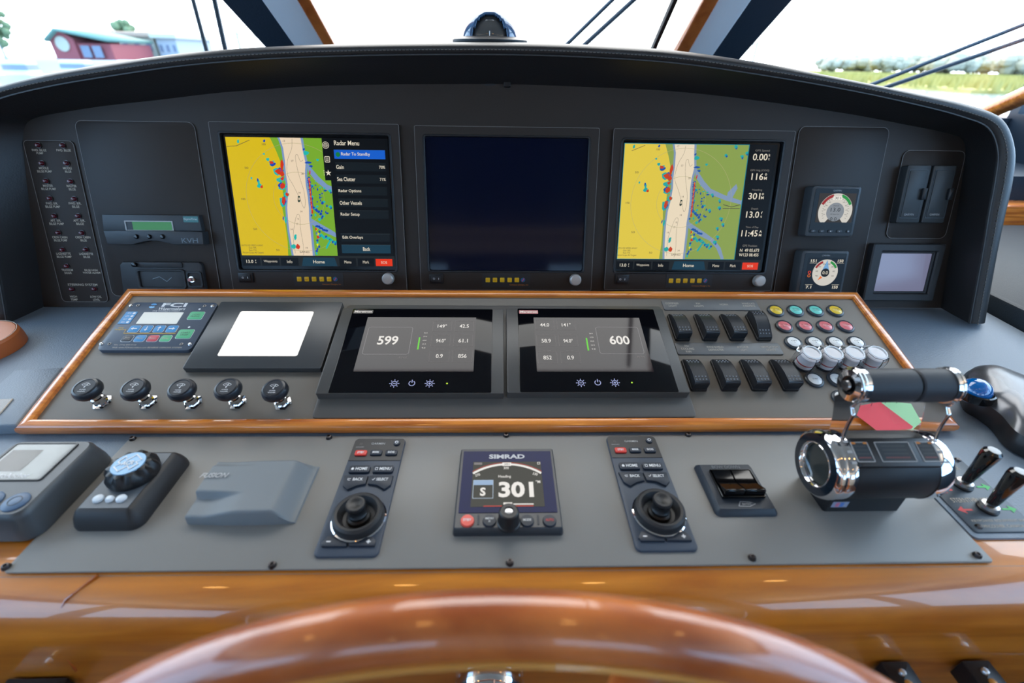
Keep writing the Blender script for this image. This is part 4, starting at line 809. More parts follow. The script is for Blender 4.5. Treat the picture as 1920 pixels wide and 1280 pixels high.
for i, (px, py) in enumerate(((163, 729), (253, 729), (340.5, 730), (427, 729), (515, 731))): knob_thing(i, px, py)
# ------------------------------------------------------------------ label plates and rocker switches
lpm = mat('grey_label_plate', (92, 92, 92), .4, spec=.6)
def label_plate(lab, quad, words):
    t = plate('label_plate', lab, quad, .003, .0018, lpm, P2, cat='label plate'); 
    for s_, px, py, w_, h_ in words: b = MB(); t.txt(b, s_, px, py, w_, h_, .0018, cream); b.build('caption', t.o)
Zr = lambda x, y: (1220 + x / 5.82, 540 + y / 5.82)
label_plate('upper engraved label strip reading COMPASS LIGHT and HORN', (Zr(115, 130), Zr(1160, 130), Zr(1190, 238), Zr(150, 238)), [('COMPASS\nLIGHT', *Zr(236, 180), 24, 8), ('P/H\nLIGHTS', *Zr(522, 183), 17, 8), ('HORN', *Zr(797, 180), 15, 3.4), ('WINDLASS\nCONTROL', *Zr(1070, 183), 24, 8)])
label_plate('lower engraved label strip reading WINDSHIELD DEFROSTER and ANCHOR LIGHT', (Zr(255, 592), Zr(1410, 597), Zr(1440, 720), Zr(302, 726)), [('P/H\nCOOLING\nFAN', *Zr(402, 662), 24, 14), ('WINDSHIELD\nDEFROSTER', *Zr(706, 658), 32, 9), ('ANCHOR\nLIGHT', *Zr(1010, 658), 22, 9), ('NAVIGATION\nLIGHTS', *Zr(1304, 657), 32, 9)])
rkm = mat('rocker_black', (30, 33, 38), .42, spec=.55)
def rocker(lab, px, py, tip=1):
    t = T('rocker_switch', lab, 'switch', P2, px, py, ph=.011, group='rocker switches'); del t.o['group']
    b = MB(); b.prism(rr(0, 0, .0235, .056, .003), 0, .004, blk, ch=.0008); b.build('bezel', t.o)
    b = MB(); W = .0105; prof = []
    Ys = [(-.0205, .0015), (-.0210, .0085 + .004 * tip), (-.019, .0105 + .004 * tip), (-.006, .0135 + .0012 * tip), (.004, .0138 - .0005 * tip), (.0115, .0125 - .0016 * tip), (.0195, .0088 - .0030 * tip), (.0205, .0065 - .003 * tip), (.0205, .0015)]
    Ys = [(y * 1.22, .0015 if z < .002 else z * 1.25) for y, z in Ys]
    rows = [[(x, y, z) for y, z in Ys] for x in (-W, W)]; ids = b.grid(rows, rkm); b.f(ids[0], rkm); b.f(ids[1][::-1], rkm); b.f((ids[0][0], ids[1][0], ids[1][-1], ids[0][-1]), rkm); ac = b.build('actuator', t.o, bev=.0009, ang=30)
    b = MB()
    def zf(y):
        for (a, c_) in zip(Ys[1:], Ys[2:]):
            if a[0] <= y <= c_[0]: return a[1] + (c_[1] - a[1]) * (y - a[0]) / (c_[0] - a[0])
        return Ys[3][1]
    for yy_ in (-.0200, -.0150, .0150, .0200):
        for k in range(4): b.lathe([(0, .0008), (.0009, .0006), (.0012, -.0004)], mat('grip_dot', (120, 126, 134), .4), (-.0069 + .0046 * k, yy_, zf(yy_)), 8)
    o_ = b.build('grip_dots', ac)
for i, (X, Y) in enumerate(((322, 385), (615, 385), (908, 385), (1198, 385))): rocker(('compass light', 'P/H lights', 'horn', 'windlass control')[i] + ' rocker switch, ' + ('first', 'second', 'third', 'fourth')[i] + ' from left in the upper row', *Zr(X, Y), 1 if i < 3 else -1)
for i, (X, Y) in enumerate(((494, 905), (822, 905), (1148, 905), (1484, 905))): rocker(('cooling fan', 'windshield defroster', 'anchor light', 'navigation lights')[i] + ' rocker switch, ' + ('first', 'second', 'third', 'fourth')[i] + ' from left in the lower row', *Zr(X, Y), 1)
# ------------------------------------------------------------------ round push buttons
Zb = lambda x, y: (1420 + x / 6, 550 + y / 6)
bzm = mat('button_bezel', (52, 60, 68), .35, spec=.6)
cols = dict(yellow=(232, 196, 60), teal=(110, 205, 190), pink=(228, 120, 124), white=(236, 236, 234))
def button(lab, X, Y, col, txt_):
    t = T('push_button', lab, 'button', P2, *Zb(X, Y), ph=.003, group='b'); del t.o['group']
    b = MB(); b.lathe([(.0135, 0), (.0132, .0022), (.012, .0034), (.0102, .0038), (.0098, .0028)], bzm, seg=36); b.build('bezel', t.o)
    b = MB(); m = mat('lens_' + col, cols[col], .3, coat=.4); b.lathe([(.0099, .0015), (.0099, .0030), (.0088, .0038), (0, .0041)], m, seg=32)
    b.text(txt_, 0, 0, .0105 if len(txt_) > 6 else .008, .0062 if '\n' in txt_ else .0028, .00435, mat('lens_print_' + col, tuple(int(c_ * .55) for c_ in cols[col]), .5) if col != 'white' else dgrey); b.build('lens', t.o)
nm4 = ('first', 'second', 'third', 'fourth')
for i, (X, c_, s_) in enumerate(((212, 'yellow', 'PORT\nSTOP\nENG'), (434, 'teal', 'BATTERY\nMASTER'), (657, 'teal', 'BATTERY\nMASTER'), (882, 'yellow', 'ENGINE\nSTOP\nSTBD'))): button('%s push button, %s from left in the top button row' % (c_, nm4[i]), X, 186, c_, s_)
for i, X in enumerate((308, 540, 769, 998)): button('pink-red push button, %s from left in the second row' % nm4[i], X, 362, 'pink', 'ENGINE\nSTOP\nALARM')
for i, X in enumerate((412, 650, 884, 1122)): button('white push button, %s from left, just above the clear guards' % nm4[i], X, 545, 'white', 'ON\n%d' % (i % 2 + 1))
button('white START push button, fully in view below the clear guards', 648, 963, 'white', 'START'); button('white push button half hidden behind the left throttle grip', 900, 963, 'white', 'START'); button('white push button seen just under the left throttle lever end', 955, 1170, 'white', 'STOP')
redc = mat('red_button_body', (190, 60, 58), .4)
for i, X in enumerate((612, 855, 1098, 1352)):
    t = T('guarded_button', '%s from left of the four buttons under clear faceted guards' % nm4[i], 'button', P2, *Zb(X, 672), ph=.027)
    b = MB(); b.lathe([(.0135, 0), (.0135, .003), (.0105, .0036)], bzm, seg=32); b.build('bezel', t.o)
    b = MB(); b.lathe([(.0124, .003), (.0124, .009), (.0124, .011), (.0124, .019), (.0138, .021), (.0138, .0235), (.0125, .0245), (0, .0245)], redc, seg=32, mfun=lambda k: redc if k == 1 else mat('pale_cap', (236, 226, 222), .4)); b.build('push_cap', t.o)
    b = MB(); b.lathe([(.0180, .0005), (.0180, .020), (.0155, .0275), (.0145, .029), (0, .029)], glass, seg=8); b.lathe([(0, .0278), (.0140, .0278), (.0166, .0198), (.0167, .0005)], glass, seg=8); b.build('clear_guard', t.o, ang=20)
    b = MB(); b.box((0, .0190, .016), (.012, .004, .010), glass); b.build('hinge', t.o, bev=.0005)
    b = MB(); b.lathe([(.0105, .0285), (.0112, .0300), (.0118, .0300), (.0124, .0290)], mat('frosted_ring', (235, 238, 240), .35), seg=28); b.build('rim', t.o)
# ------------------------------------------------------------------ lower panel plate with its screws
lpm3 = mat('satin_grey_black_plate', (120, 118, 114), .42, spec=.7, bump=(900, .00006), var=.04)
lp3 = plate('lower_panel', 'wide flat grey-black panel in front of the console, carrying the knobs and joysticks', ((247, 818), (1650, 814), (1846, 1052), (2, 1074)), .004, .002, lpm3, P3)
for px, py in ((249, 823), (617, 820.5), (949, 816.5), (1290, 815.5), (12, 1063), (511, 1060), (956, 1055), (1410, 1046), (1832, 1041)):
    q = lp3.p(px, py, .002); b = MB(); b.lathe([(0, .0022), (.0016, .0021), (.0016, .0032), (.003, .003), (.0036, .0014), (.0040, .0002), (.0040, -.0006)], scrb, (q[0], q[1], .002), 16); b.build('screw', lp3.o)
H3 = .002
# ------------------------------------------------------------------ anchor windlass display at far left
body3 = mat('slate_plastic', (66, 70, 74), .38, spec=.6, bump=(1500, .00003))
t = T('anchor_display', 'slate-grey display unit with reflective screen at far left, cut by the picture edge', 'display', P3, 40, 890)
x, y, w_, h_ = t.rect((4, 824), (169, 825), (50, 969), (-115, 969), .034)
b = MB(); b.rings(rr(x, y, w_, h_, .012), [(.004, .0), (.006, .003), (.005, .012), (.001, .026), (0, .031), (-.003, .034)], body3); b.build('housing', t.o)
x2, y2, w2, h2 = t.rect((30, 834), (143, 832), (78.5, 899.6), (-43, 899), .034); b = MB(); b.prism(rr(x2, y2, w2, h2, .002), .033, .0346, mat('anchor_lcd', (150, 150, 146), .06, spec=.6)); b.flat(rr(x2 - w2 * .2, y2 + h2 * .02, w2 * .5, h2 * .6), .0348, mat('lcd_brown', (96, 88, 80), .1)); b.text('AutoAnchor', x2 - w2 * .02, y2 - h2 * .4, w2 * .6, h2 * .12, .035, white, .02); b.ring(rr(x2, y2, w2 + .003, h2 + .003, .003), rr(x2, y2, w2, h2, .002), .033, .0352, blk); b.build('screen', t.o)
for px, py in ((29, 940), (-20, 938)):
    q = t.p(px, py, .035); b = MB(); b.lathe([(.0115, -.001), (.0115, .001), (.0095, .0022), (0, .0022)], mat('blue_grey_key', (76, 100, 128), .4), (q[0], q[1], .034), 28); b.ring(circ(q[0], q[1], .006, 20), circ(q[0], q[1], .0055, 20), .0362, .0365, blk); b.build('button', t.o)
# ------------------------------------------------------------------ searchlight controller
t = T('searchlight_controller', 'black box with a fluted round dial and three white buttons', 'controller', P3, 225, 915)
x, y, w_, h_ = t.rect((242.5, 848), (323.4, 849), (240, 954.7), (143, 953.5), .024); fl = t.p(315, 930, 0)[0] - t.p(282, 902, .024)[0]; fl = max(.006, min(.016, fl))
b = MB(); b.rings(rr(x, y, w_, h_, .002), [(fl, H3), (fl, .006), (fl * .75, .014), (fl * .35, .021), (0, .024)], blkm); b.build('housing', t.o, ang=60)
b = MB(); b.prism(rr(x, y, w_ - .002, h_ - .002, .001), .0238, .0244, mat('blue_grey_overlay', (78, 86, 94), .4)); b.build('face_overlay', t.o)
q = t.p(246, 877, .034); b = MB(); rows = []
for r, z, amp in ((.0245, .0244, 0), (.0255, .028, .0005), (.0252, .034, .0016), (.0215, .040, .0022), (.0165, .041, .0006)):
    rows.append([(q[0] + (r - amp * (1 + cos(10 * a * 2 * pi / 80))) * cos(a * 2 * pi / 80), q[1] + (r - amp * (1 + cos(10 * a * 2 * pi / 80))) * sin(a * 2 * pi / 80), z) for a in range(80)])
b.grid(rows, blk, close=True); b.build('fluted_dial', t.o)
b = MB(); b.lathe([(.0166, .0405), (.016, .0415), (0, .0418)], mat('steel_blue_cap', (110, 145, 175), .3, metal=.3), (q[0], q[1], 0), 32)
def tr(P, s_, a): return [(q[0] + s_ * (u * cos(a) - v * sin(a)), q[1] + s_ * (u * sin(a) + v * cos(a))) for u, v in P]
zig = [(-.9, .25), (-.55, .8), (-.25, .35), (.25, .95), (.95, .3), (.6, .05), (.9, -.2), (.45, -.75), (.15, -.35), (-.35, -.9), (-.95, -.35), (-.6, -.05), (-.9, .25)]
b.strip(tr(zig, .0125, .1), .0016, .0421, white); b.text('ACR', q[0], q[1], .0125, .0062, .0422, white, .03, rot=.1); b.build('dial_emblem', t.o)
for px, py, r in ((182.8, 932.4, .0052), (204.6, 933, .0042), (226, 932, .0050)):
    a = t.p(px, py, .027); b = MB(); b.lathe([(r, .0243), (r * .9, .0265), (r * .6, .0278), (0, .0282)], mat('white_rubber', (215, 222, 228), .4), (a[0], a[1], 0), 20); b.build('button', t.o)
# ------------------------------------------------------------------ stereo cover
t = T('stereo_cover', 'grey moulded slip-on cover with a raised tongue on the lower panel', 'cover', P3, 470, 925)
xl = t.p(350, 975, .008)[0]; xr = t.p(556, 977, 0)[0]; y0 = t.p(450, 984, 0)[1]; y1 = t.p(597, 878, 0)[1]
def ss(x, a, c): x = max(0, min(1, (x - a) / (c - a))); return x * x * (3 - 2 * x)
NS, NT = 60, 48; rows = []
for j in range(NT + 1):
    v = j / NT; row = []
    for i in range(NS + 1):
        u = i / NS; h = .0205
        tongue = ss(v, .30, .345) * (1 - ss(v, .80, .86)) ; low = (1 - tongue) * (1 - ss(u, .12, .52)) * (.35 if v > .6 else 1)
        h -= .0085 * low; h += .001 * sin(u * 3)
        h *= 1 - ss(u, .80, 1.0) * .9; h *= ss(v, -.04, .03) * .35 + .65; h *= 1 - ss(v, .9, 1.02) * .55
        xx = xl + (xr - xl) * u; yy = y0 + (y1 - y0) * v
        if i == 0: h *= .97
        row.append((xx + .004 * (1 - ss(v, .3, .34)) * 0, yy - .002 * sin(pi * u), H3 + h))
    rows.append(row)
rows = [[(p[0], p[1], H3) for p in rows[0]]] + rows + [[(p[0], p[1], H3) for p in rows[-1]]]
rows = [[(r[0][0] - .001, r[0][1], H3)] + r + [(r[-1][0] + .001, r[-1][1], H3)] for r in rows]
b = MB(); b.grid(rows, mat('soft_grey_cover', (112, 118, 122), .5, bump=(1200, .00004))); b.build('moulded_shell', t.o, ang=50)
b = MB(); q = t.p(403, 892, .023); b.text('FUSION', q[0], q[1], .030, .0068, .0244, lgrey, .02, .25); b.build('lettering', t.o)
# ------------------------------------------------------------------ remote input units with joysticks
def Zq(X, Y): return (570 + X / 4.5727, 800 + Y / 4.5727)
r1 = T('r', 'x', 'x', P3, 681, 933); rq = r1.rect((665, 822), (760, 824), (710, 1043), (589, 1045), .004)
def RP(X, Y, h=.005): p = r1.p(*Zq(X, Y), h); return (p[0] - rq[0], p[1] - rq[1])
bpy.data.objects.remove(r1.o)
rem = mat('remote_face', (56, 66, 80), .45, spec=.5); remt = mat('remote_head', (34, 35, 38), .35); key = mat('rubber_key', (34, 42, 54), .45); redkey = mat('red_key_backlit', (214, 62, 52), .4)
def remote(lab, quad):
    t = T('remote_keypad', lab, 'keypad', P3, sum(q[0] for q in quad) / 4, sum(q[1] for q in quad) / 4)
    x, y, w_, h_ = t.rect(*quad, .004); w_, h_ = rq[2], rq[3]; t.o.matrix_world = P3.mat(t.u + x, t.v + y, 0)
    b = MB(); b.prism(rr(0, 0, w_, h_, .006), H3, .005, rem, ch=.001); b.build('face', t.o)
    yh = RP(600, 290)[1]; b = MB(); b.prism(clip(rr(0, 0, w_ - .0015, h_ - .0015, .005), -1, yh, 1, 1), .0049, .0056, remt); b.text('GARMIN', *RP(637, 147), .017, .0034, .0058, lgrey, .01); b.text('ENGAGED', *RP(482, 176), .010, .0016, .0058, lgrey)
    q = RP(490, 150)
    for k in range(4): b.flat(circ(q[0] + .0015 * cos(k * pi / 2 + .8), q[1] + .0015 * sin(k * pi / 2 + .8), .0005, 8), .0058, blkg)
    b.build('head_plate', t.o)
    q = RP(797, 145); b = MB(); b.lathe([(.0042, .0055), (.004, .0075), (0, .0078)], key, (q[0], q[1], 0), 20); b.ring(circ(*q, .0022, 14), circ(*q, .0014, 14), .0078, .0081, white); b.build('power_button', t.o)
    for X, Y, W, Hh, s_, m in ((490, 232, 118, 54, 'STBY', redkey), (620, 230, 118, 52, 'MARK', key), (750, 230, 118, 52, 'SOS', key), (478, 372, 200, 68, 'HOME', key), (682, 372, 196, 66, 'MENU', key)):
        q = RP(X, Y); W *= .000123; Hh *= .000152; b = MB(); b.prism(rr(q[0], q[1], W, Hh, .0022), .005, .0078, m, ch=.0007); dx = .0026 if s_ in ('HOME', 'MENU') else 0
        b.text(s_, q[0] + dx, q[1], W * .56, Hh * .42, .0081, white, .02)
        if s_ == 'HOME': b.flat([(q[0] - .0098, q[1]), (q[0] - .0078, q[1] + .002), (q[0] - .0058, q[1]), (q[0] - .0064, q[1]), (q[0] - .0064, q[1] - .0018), (q[0] - .0092, q[1] - .0018), (q[0] - .0092, q[1])], .0081, white)
        if s_ == 'MENU': b.ring(rr(q[0] - .0078, q[1], .0032, .0038), rr(q[0] - .0078, q[1], .0022, .0028), .0079, .0081, white)
        b.build('key', t.o)
    for P, s_, X in (([(345, 428), (552, 430), (530, 500), (455, 515), (372, 550), (335, 515)], 'BACK', 466), ([(560, 430), (768, 428), (745, 510), (690, 548), (625, 510), (550, 500)], 'SELECT', 674)):
        b = MB(); b.prism([RP(*p) for p in P], .005, .0078, key, ch=.0006); q = RP(X, 463); b.text(s_, q[0], q[1], .0115 if s_ == 'BACK' else .0135, .0040, .0081, white, .02)
        q = RP(X - 76, 463); b.strip([(q[0] + .0016, q[1] - .0014), (q[0] - .001, q[1] - .0014), (q[0] - .0016, q[1] + .0008), (q[0] + .0018, q[1] + .0008)] if s_ == 'BACK' else [(q[0] - .0014, q[1]), (q[0] - .0004, q[1] - .0014), (q[0] + .0018, q[1] + .0018)], .0007, .0081, white); b.build('key', t.o)
    for P, s_, X in (([(150, 1005), (210, 948), (245, 950), (300, 985), (368, 1000), (366, 1035), (155, 1035)], '-', 214), ([(392, 1000), (470, 990), (540, 955), (590, 950), (618, 990), (608, 1030), (390, 1030)], '+', 556)):
        b = MB(); b.prism([RP(*p) for p in P], .005, .0074, key, ch=.0005); q = RP(X, 996); b.flat(rr(q[0], q[1], .0042, .0013), .0077, white)
        if s_ == '+': b.flat(rr(q[0], q[1], .0013, .0042), .0078, white)
        b.build('key', t.o)
    q = RP(461, 740, .014); b = MB(); b.lathe([(.0285, .0048), (.0285, .0065), (.0272, .0072), (.026, .0065)], chrome, (q[0], q[1], 0), 48); b.build('chrome_ring', t.o)
    b = MB(); b.lathe([(.0262, .005), (.0268, .011), (.0258, .0152), (.0232, .0172), (.0206, .0168), (.0180, .013), (.0165, .0075), (.010, .006), (0, .006)], blkm, (q[0], q[1], 0), 48); b.build('rotary_ring', t.o)
    b = MB(); b.lathe([(.0125, .006), (.012, .0105), (.0098, .012), (.0098, .015), (.0085, .0165), (.0078, .021), (.0100, .0245), (.0103, .0275), (.0092, .0298), (.0070, .0300), (.0050, .0292), (0, .0288)], blk, (q[0], q[1], 0), 32); b.build('joystick', t.o)
    return t
remote('left one of the two slim joystick keypads, beside the grey slip-on cover', ((665, 822), (760, 824), (710, 1043), (589, 1045)))
remote('right one of the two slim joystick keypads, beside the BOW DOWN switch', ((1136, 818.6), (1230, 817.5), (1308, 1032), (1192, 1036)))
# ------------------------------------------------------------------ autopilot head
Za = lambda x, y: (820 + x / 4.5714, 800 + y / 4.5714)
t = T('autopilot_display', 'square display reading 301 with a round knob, in the middle of the lower panel', 'display', P3, 953, 925); HA = .013
x, y, w_, h_ = t.rect(Za(205, 185), Za(985, 185), Za(1078, 868), Za(140, 868), HA)
b = MB(); b.rings(rr(x, y, w_, h_, .002), [(.0015, H3), (.0015, .004), (0, HA - .001), (-.001, HA)], mat('charcoal_case', (44, 47, 52), .35, spec=.6)); b.build('housing', t.o)
gx, gy_, gw, gh = t.rect(Za(225, 213), Za(970, 210), Za(1028, 735), Za(183, 738), HA); b = MB(); b.prism(rr(gx, gy_, gw, gh, .001), HA - .0005, HA + .0006, mat('navy_glass', (4, 16, 66), .08, spec=.12)); q = t.p(*Za(596, 258), HA); b.text('SIMRAD', q[0], q[1], 305 / 4.5714 * t.scale(*Za(596, 258), HA), .0068, HA + .0008, em((200, 206, 216), .9), .04); b.build('front_glass', t.o)
ax, ay, aw, ah = t.rect(Za(305, 303), Za(885, 303), Za(920, 685), Za(288, 690), HA); b = MB(); z = HA + .0008; b.prism(rr(ax, ay, aw, ah), HA, z, em((62, 62, 56))); z += .0001
AP = lambda X, Y: t.p(*Za(X, Y), HA); sc_ = .000122; R_ = aw * .82; cy_ = ay + ah * .46 - R_
for (a0, a1, r0, r1, m) in ((52, 128, R_ * .955, R_, scrw), (52, 128, R_ * 1.012, R_ * 1.022, em((200, 70, 60)))):
    b.flat(clip(arc(ax, cy_, r0, r1, a0, a1, 30), ax - aw / 2, ay - ah / 2, ax + aw / 2, ay + ah / 2), z, m)
q = AP(595, 325); b.flat(rr(q[0], q[1], .0105, .0052), z + .0001, scrw); b.text('301', q[0], q[1], .006, .003, z + .0002, dink)
q = AP(350, 320); b.flat(rr(q[0], q[1], .0095, .0034), z + .0001, scrd)
q = AP(868, 316); b.ring(rr(*q, .0034, .0034), rr(*q, .0024, .0024), z, z + .0001, scrw)
for s_, X, Y, W, Hh, ro in (('300', 590, 357, 50, .0036, 0), ('270', 345, 417, 48, .0036, .35), ('330', 838, 408, 48, .0036, -.35), ('Heading', 577, 432, 118, .0046, 0), ('301', 675, 540, 320, .0215, 0), ('S', 390, 560, 50, .0115, 0), ('°M', 862, 474, 42, .0040, 0)):
    q = AP(X, Y); b.text(s_, q[0], q[1], W * sc_, Hh, z + .0001, scrw, .035 if s_ in ('301', 'S') else .01, rot=ro)
sx, sy, sw, sh_ = t.rect(Za(310, 460), Za(480, 460), Za(478, 618), Za(300, 618), HA); b.ring(rr(sx, sy, sw, sh_, .0008), rr(sx, sy, sw - .001, sh_ - .001, .0006), z, z + .0001, em((190, 208, 226))); b.flat(rr(sx, sy + sh_ * .36, sw, sh_ * .28), z + .0001, em((150, 175, 205)))
q = AP(610, 683); b.flat(rr(q[0], q[1], .054, .001), z + .0001, em((200, 70, 60)))
q = AP(604, 662); b.flat(rr(q[0], q[1], .0095, .003), z + .0001, scrw); q = AP(738, 667); b.flat(rr(q[0], q[1], .022, .0014), z + .0002, scrw); b.build('lcd', t.o)
for X, s_, m, tm in ((257, 'STBY', mat('coral_key', (226, 90, 76), .4), white), (447, 'MENU\nX', key, white), (770, 'MODE', key, white), (962, 'AUTO', key, mat('red_print', (190, 50, 50), .5))):
    q = t.p(*Za(X, 800), HA + .002); b = MB(); b.lathe([(.0072, HA - .001), (.0072, HA + .001), (.0066, HA + .0024), (0, HA + .0028)], m, (q[0], q[1], 0), 28); b.text(s_, q[0], q[1], .0085, .0058 if '\n' in s_ else .0030, HA + .0030, tm, .02); b.build('key', t.o)
for X in (352, 864):
    q = t.p(*Za(X, 798), HA); b = MB(); b.prism(rr(q[0], q[1], .0022, .0115, .001), HA - .0003, HA + .0006, key); b.build('divider_bar', t.o)
q = t.p(*Za(612, 822), HA); b = MB(); b.lathe([(.0122, HA - .001), (.0122, HA + .002), (.0110, HA + .003), (.0104, HA + .0165), (.0098, HA + .0185), (.0085, HA + .0195), (.0052, HA + .0195), (.0042, HA + .0188), (0, HA + .0186)], blk, (q[0], q[1], 0), 40); b.lathe([(0, HA + .0192), (.003, HA + .0191), (.004, HA + .0188)], steel, (q[0], q[1], 0), 20); b.build('rotary_knob', t.o)
# ------------------------------------------------------------------ trim tab switch
Zt = lambda x, y: (1110 + x / 4.5703, 800 + y / 4.5703)
t = T('trim_tab_switch', 'black square plate reading BOW DOWN with a pair of rocker paddles', 'switch', P3, 1378, 916)
x, y, w_, h_ = t.rect(Zt(905, 318), Zt(1340, 318), Zt(1582, 705), Zt(1105, 712), .009)
b = MB(); b.rings(rr(x, y, w_, h_, .002), [(.004, H3), (.0035, .004), (0, .008), (-.001, .009)], mat('ink_black_plastic', (36, 44, 54), .4)); b.build('plate', t.o)
b = MB(); q = t.p(*Zt(1145, 345), .009); b.text('BOW DOWN', q[0], q[1], .034, .0046, .0094, mat('embossed_grey', (88, 94, 100), .4), .03); b.build('lettering', t.o); b = MB(); q = t.p(*Zt(1325, 660), .009); b.strip([(q[0] - .010, q[1] - .003), (q[0] - .006, q[1] + .003), (q[0] + .004, q[1] + .002), (q[0] + .010, q[1]), (q[0] + .002, q[1] - .0035), (q[0] - .010, q[1] - .003)], .0008, .0094, lgrey); b.text('Bennett', q[0], q[1], .010, .0026, .0094, lgrey); b.build('emblem', t.o)
x, y, w_, h_ = t.rect(Zt(1000, 372), Zt(1360, 378), Zt(1480, 605), Zt(1115, 612), .010)
b = MB(); b.ring(rr(x, y, w_, h_, .001), rr(x, y, w_ - .002, h_ - .002, .001), .009, .0125, blkg, zi=.0092, ch=.0004); b.build('switch_frame', t.o)
for sg in (-1, 1):
    xc = x + sg * (w_ - .003) / 4; W = (w_ - .004) / 4 - .0003; Y0, Y1 = y - h_ / 2 + .0015, y + h_ / 2 - .0015
    P = [(Y1, .0125), (y + .001, .0115), (y - .002, .0128), (Y0 + .002, .0205), (Y0, .020), (Y0, .0095), (Y1, .0095)]
    b = MB(); ids = b.grid([[(xx, a, c_) for a, c_ in P] for xx in (xc - W, xc + W)], blkg); b.f(ids[0], blkg); b.f(ids[1][::-1], blkg); b.f((ids[0][0], ids[1][0], ids[1][-1], ids[0][-1]), blkg); b.build('paddle', t.o, bev=.0005)
# ------------------------------------------------------------------ throttle control
HB = .056; t = T('throttle_control', 'chrome and black twin-lever throttle head with two thick rubber grips', 'throttle', P3, 1648, 869, ph=HB); t.o.matrix_world = P3.mat(t.u, t.v, 0)
xl = t.p(1530, 869, HB)[0]; xr = t.p(1733, 873, HB)[0]; RB = .0355; AX = Matrix(((0, 0, 1), (0, 1, 0), (-1, 0, 0)))
ych = t.p(1620, 958, H3)[1]; pw = (t.p(1545, 945, .01)[0], t.p(1692, 950, .01)[0])
b = MB(); b.prism(rr((pw[0] + pw[1]) / 2, (ych + .03) / 2, pw[1] - pw[0], .03 - ych, .003), H3, .030, blk, ch=.001); 
q = (pw[0] + .012); b.X = Matrix.Translation((q + .002, ych - .0003, .014)) @ Matrix.Rotation(pi / 2, 4, 'X'); b.flat(rr(0, 0, .018, .009), 0, mat('sticker', (150, 160, 185), .3)); b.flat(rr(-.003, 0, .004, .007), .0002, mat('sticker_pink', (200, 120, 150), .3)); b.flat(rr(.002, 0, .004, .007), .0002, mat('sticker_blue', (90, 130, 200), .3)); b.build('pedestal', t.o)
b = MB(); b.lathe([(.001, xl + .017), (RB - .001, xl + .017), (RB, xl + .019), (RB, xr - .015), (RB - .001, xr - .013), (.001, xr - .013)], mat('soft_black_body', (26, 27, 30), .5), (0, 0, HB), 56, AX); b.build('body', t.o)
b = MB(); b.lathe([(.0235, xl - .001), (.0245, xl - .0025), (.033, xl - .002), (.0355, xl), (.037, xl + .003), (.037, xl + .007), (.0345, xl + .0085), (.0362, xl + .011), (.0362, xl + .018), (.030, xl + .0185)], chrome, (0, 0, HB), 64, AX, mfun=lambda k: mat('end_cap_blue_black', (20, 30, 40), .15, spec=.6) if k == 1 else chrome); b.build('left_end_band', t.o)
b = MB(); b.lathe([(0, xl + .003), (.0215, xl + .003), (.0222, xl - .0015), (.0235, xl - .003), (.0242, xl - .002), (.0245, xl + .001)], chrome, (0, 0, HB), 56, AX, mfun=lambda k: mat('smoked_window', (46, 50, 48), .1, spec=.6) if k == 0 else chrome); b.build('end_window', t.o)
b = MB(); b.lathe([(.030, xr - .014), (.0362, xr - .0135), (.0366, xr - .005), (.034, xr + .003), (.024, xr + .006), (0, xr + .007)], chrome, (0, 0, HB), 64, AX); b.build('right_end_band', t.o)
b = MB(); A_t = radians(24); b.X = Matrix.Translation((0, 0, HB)) @ Matrix.Rotation(A_t, 4, 'X'); xm = (xl + xr) / 2 + .0015; pl_ = xr - xl - .034
b.prism(rr(xm, 0, pl_, .030, .001), RB - .008, RB + .0015, blk, ch=.0004); z = RB + .0017
for dx, ww in ((-.034, .018), (0, .036), (.034, .018)):
    b.ring(rr(xm + dx, 0, ww, .021, .0006), rr(xm + dx, 0, ww - .0016, .0194, .0005), z - .0003, z + .0002, lgrey); b.flat(rr(xm + dx, 0, ww - .003, .018), z, mat('throttle_lcd', (58, 66, 72), .2))
    for k in range(4): b.flat(rr(xm + dx, .006 - .004 * k, ww * .7, .0012), z + .0001, dgrey if k < 3 else mat('dull_red_strip', (120, 60, 60), .5))
for dx in (-.040, -.028, .028, .040): b.flat(rr(xm + dx, .0092, .004, .0022), z + .0003, yk if abs(dx) > .04 else orange)
for dx in (-.047, .047):
    for dy in (-.011, 0, .011): b.flat(rr(xm + dx, dy, .005, .0026), z, lgrey)
b.build('display_strip', t.o)
HG = .146; gp1 = t.p(1601, 722, HG); gpm = t.p(1704, 722, HG); gp2 = t.p(1777, 724, HG); yg = gpm[1]; RG = .0172
gripm = mat('grip_rubber', (44, 48, 54), .55, bump=(900, .00005))
for x0_, x1_, sg in ((gp1[0], gpm[0], -1), (gpm[0] + .0015, gp2[0], 1)):
    b = MB(); w0 = x0_ + (.004 if sg < 0 else 0); w1 = x1_ - (.004 if sg > 0 else 0)
    b.lathe([(.001, w0), (RG - .0015, w0), (RG, w0 + .0015), (RG, w1 - .0015), (RG - .0015, w1), (.001, w1)], gripm, (0, yg, HG), 44, AX); b.build('grip', t.o)
b = MB(); b.lathe([(RG - .004, gp1[0] + .005), (RG + .0012, gp1[0] + .0045), (RG + .0014, gp1[0] - .002), (RG - .001, gp1[0] - .0050), (.010, gp1[0] - .0060), (.009, gp1[0] - .0055), (0, gp1[0] - .0055)], chrome, (0, yg, HG), 48, AX, mfun=lambda k: blkg if k > 3 else chrome); b.lathe([(.0055, gp1[0] - .0070), (.0050, gp1[0] - .0095), (0, gp1[0] - .0100)], steel, (0, yg, HG), 24, AX); b.build('left_grip_cap', t.o)
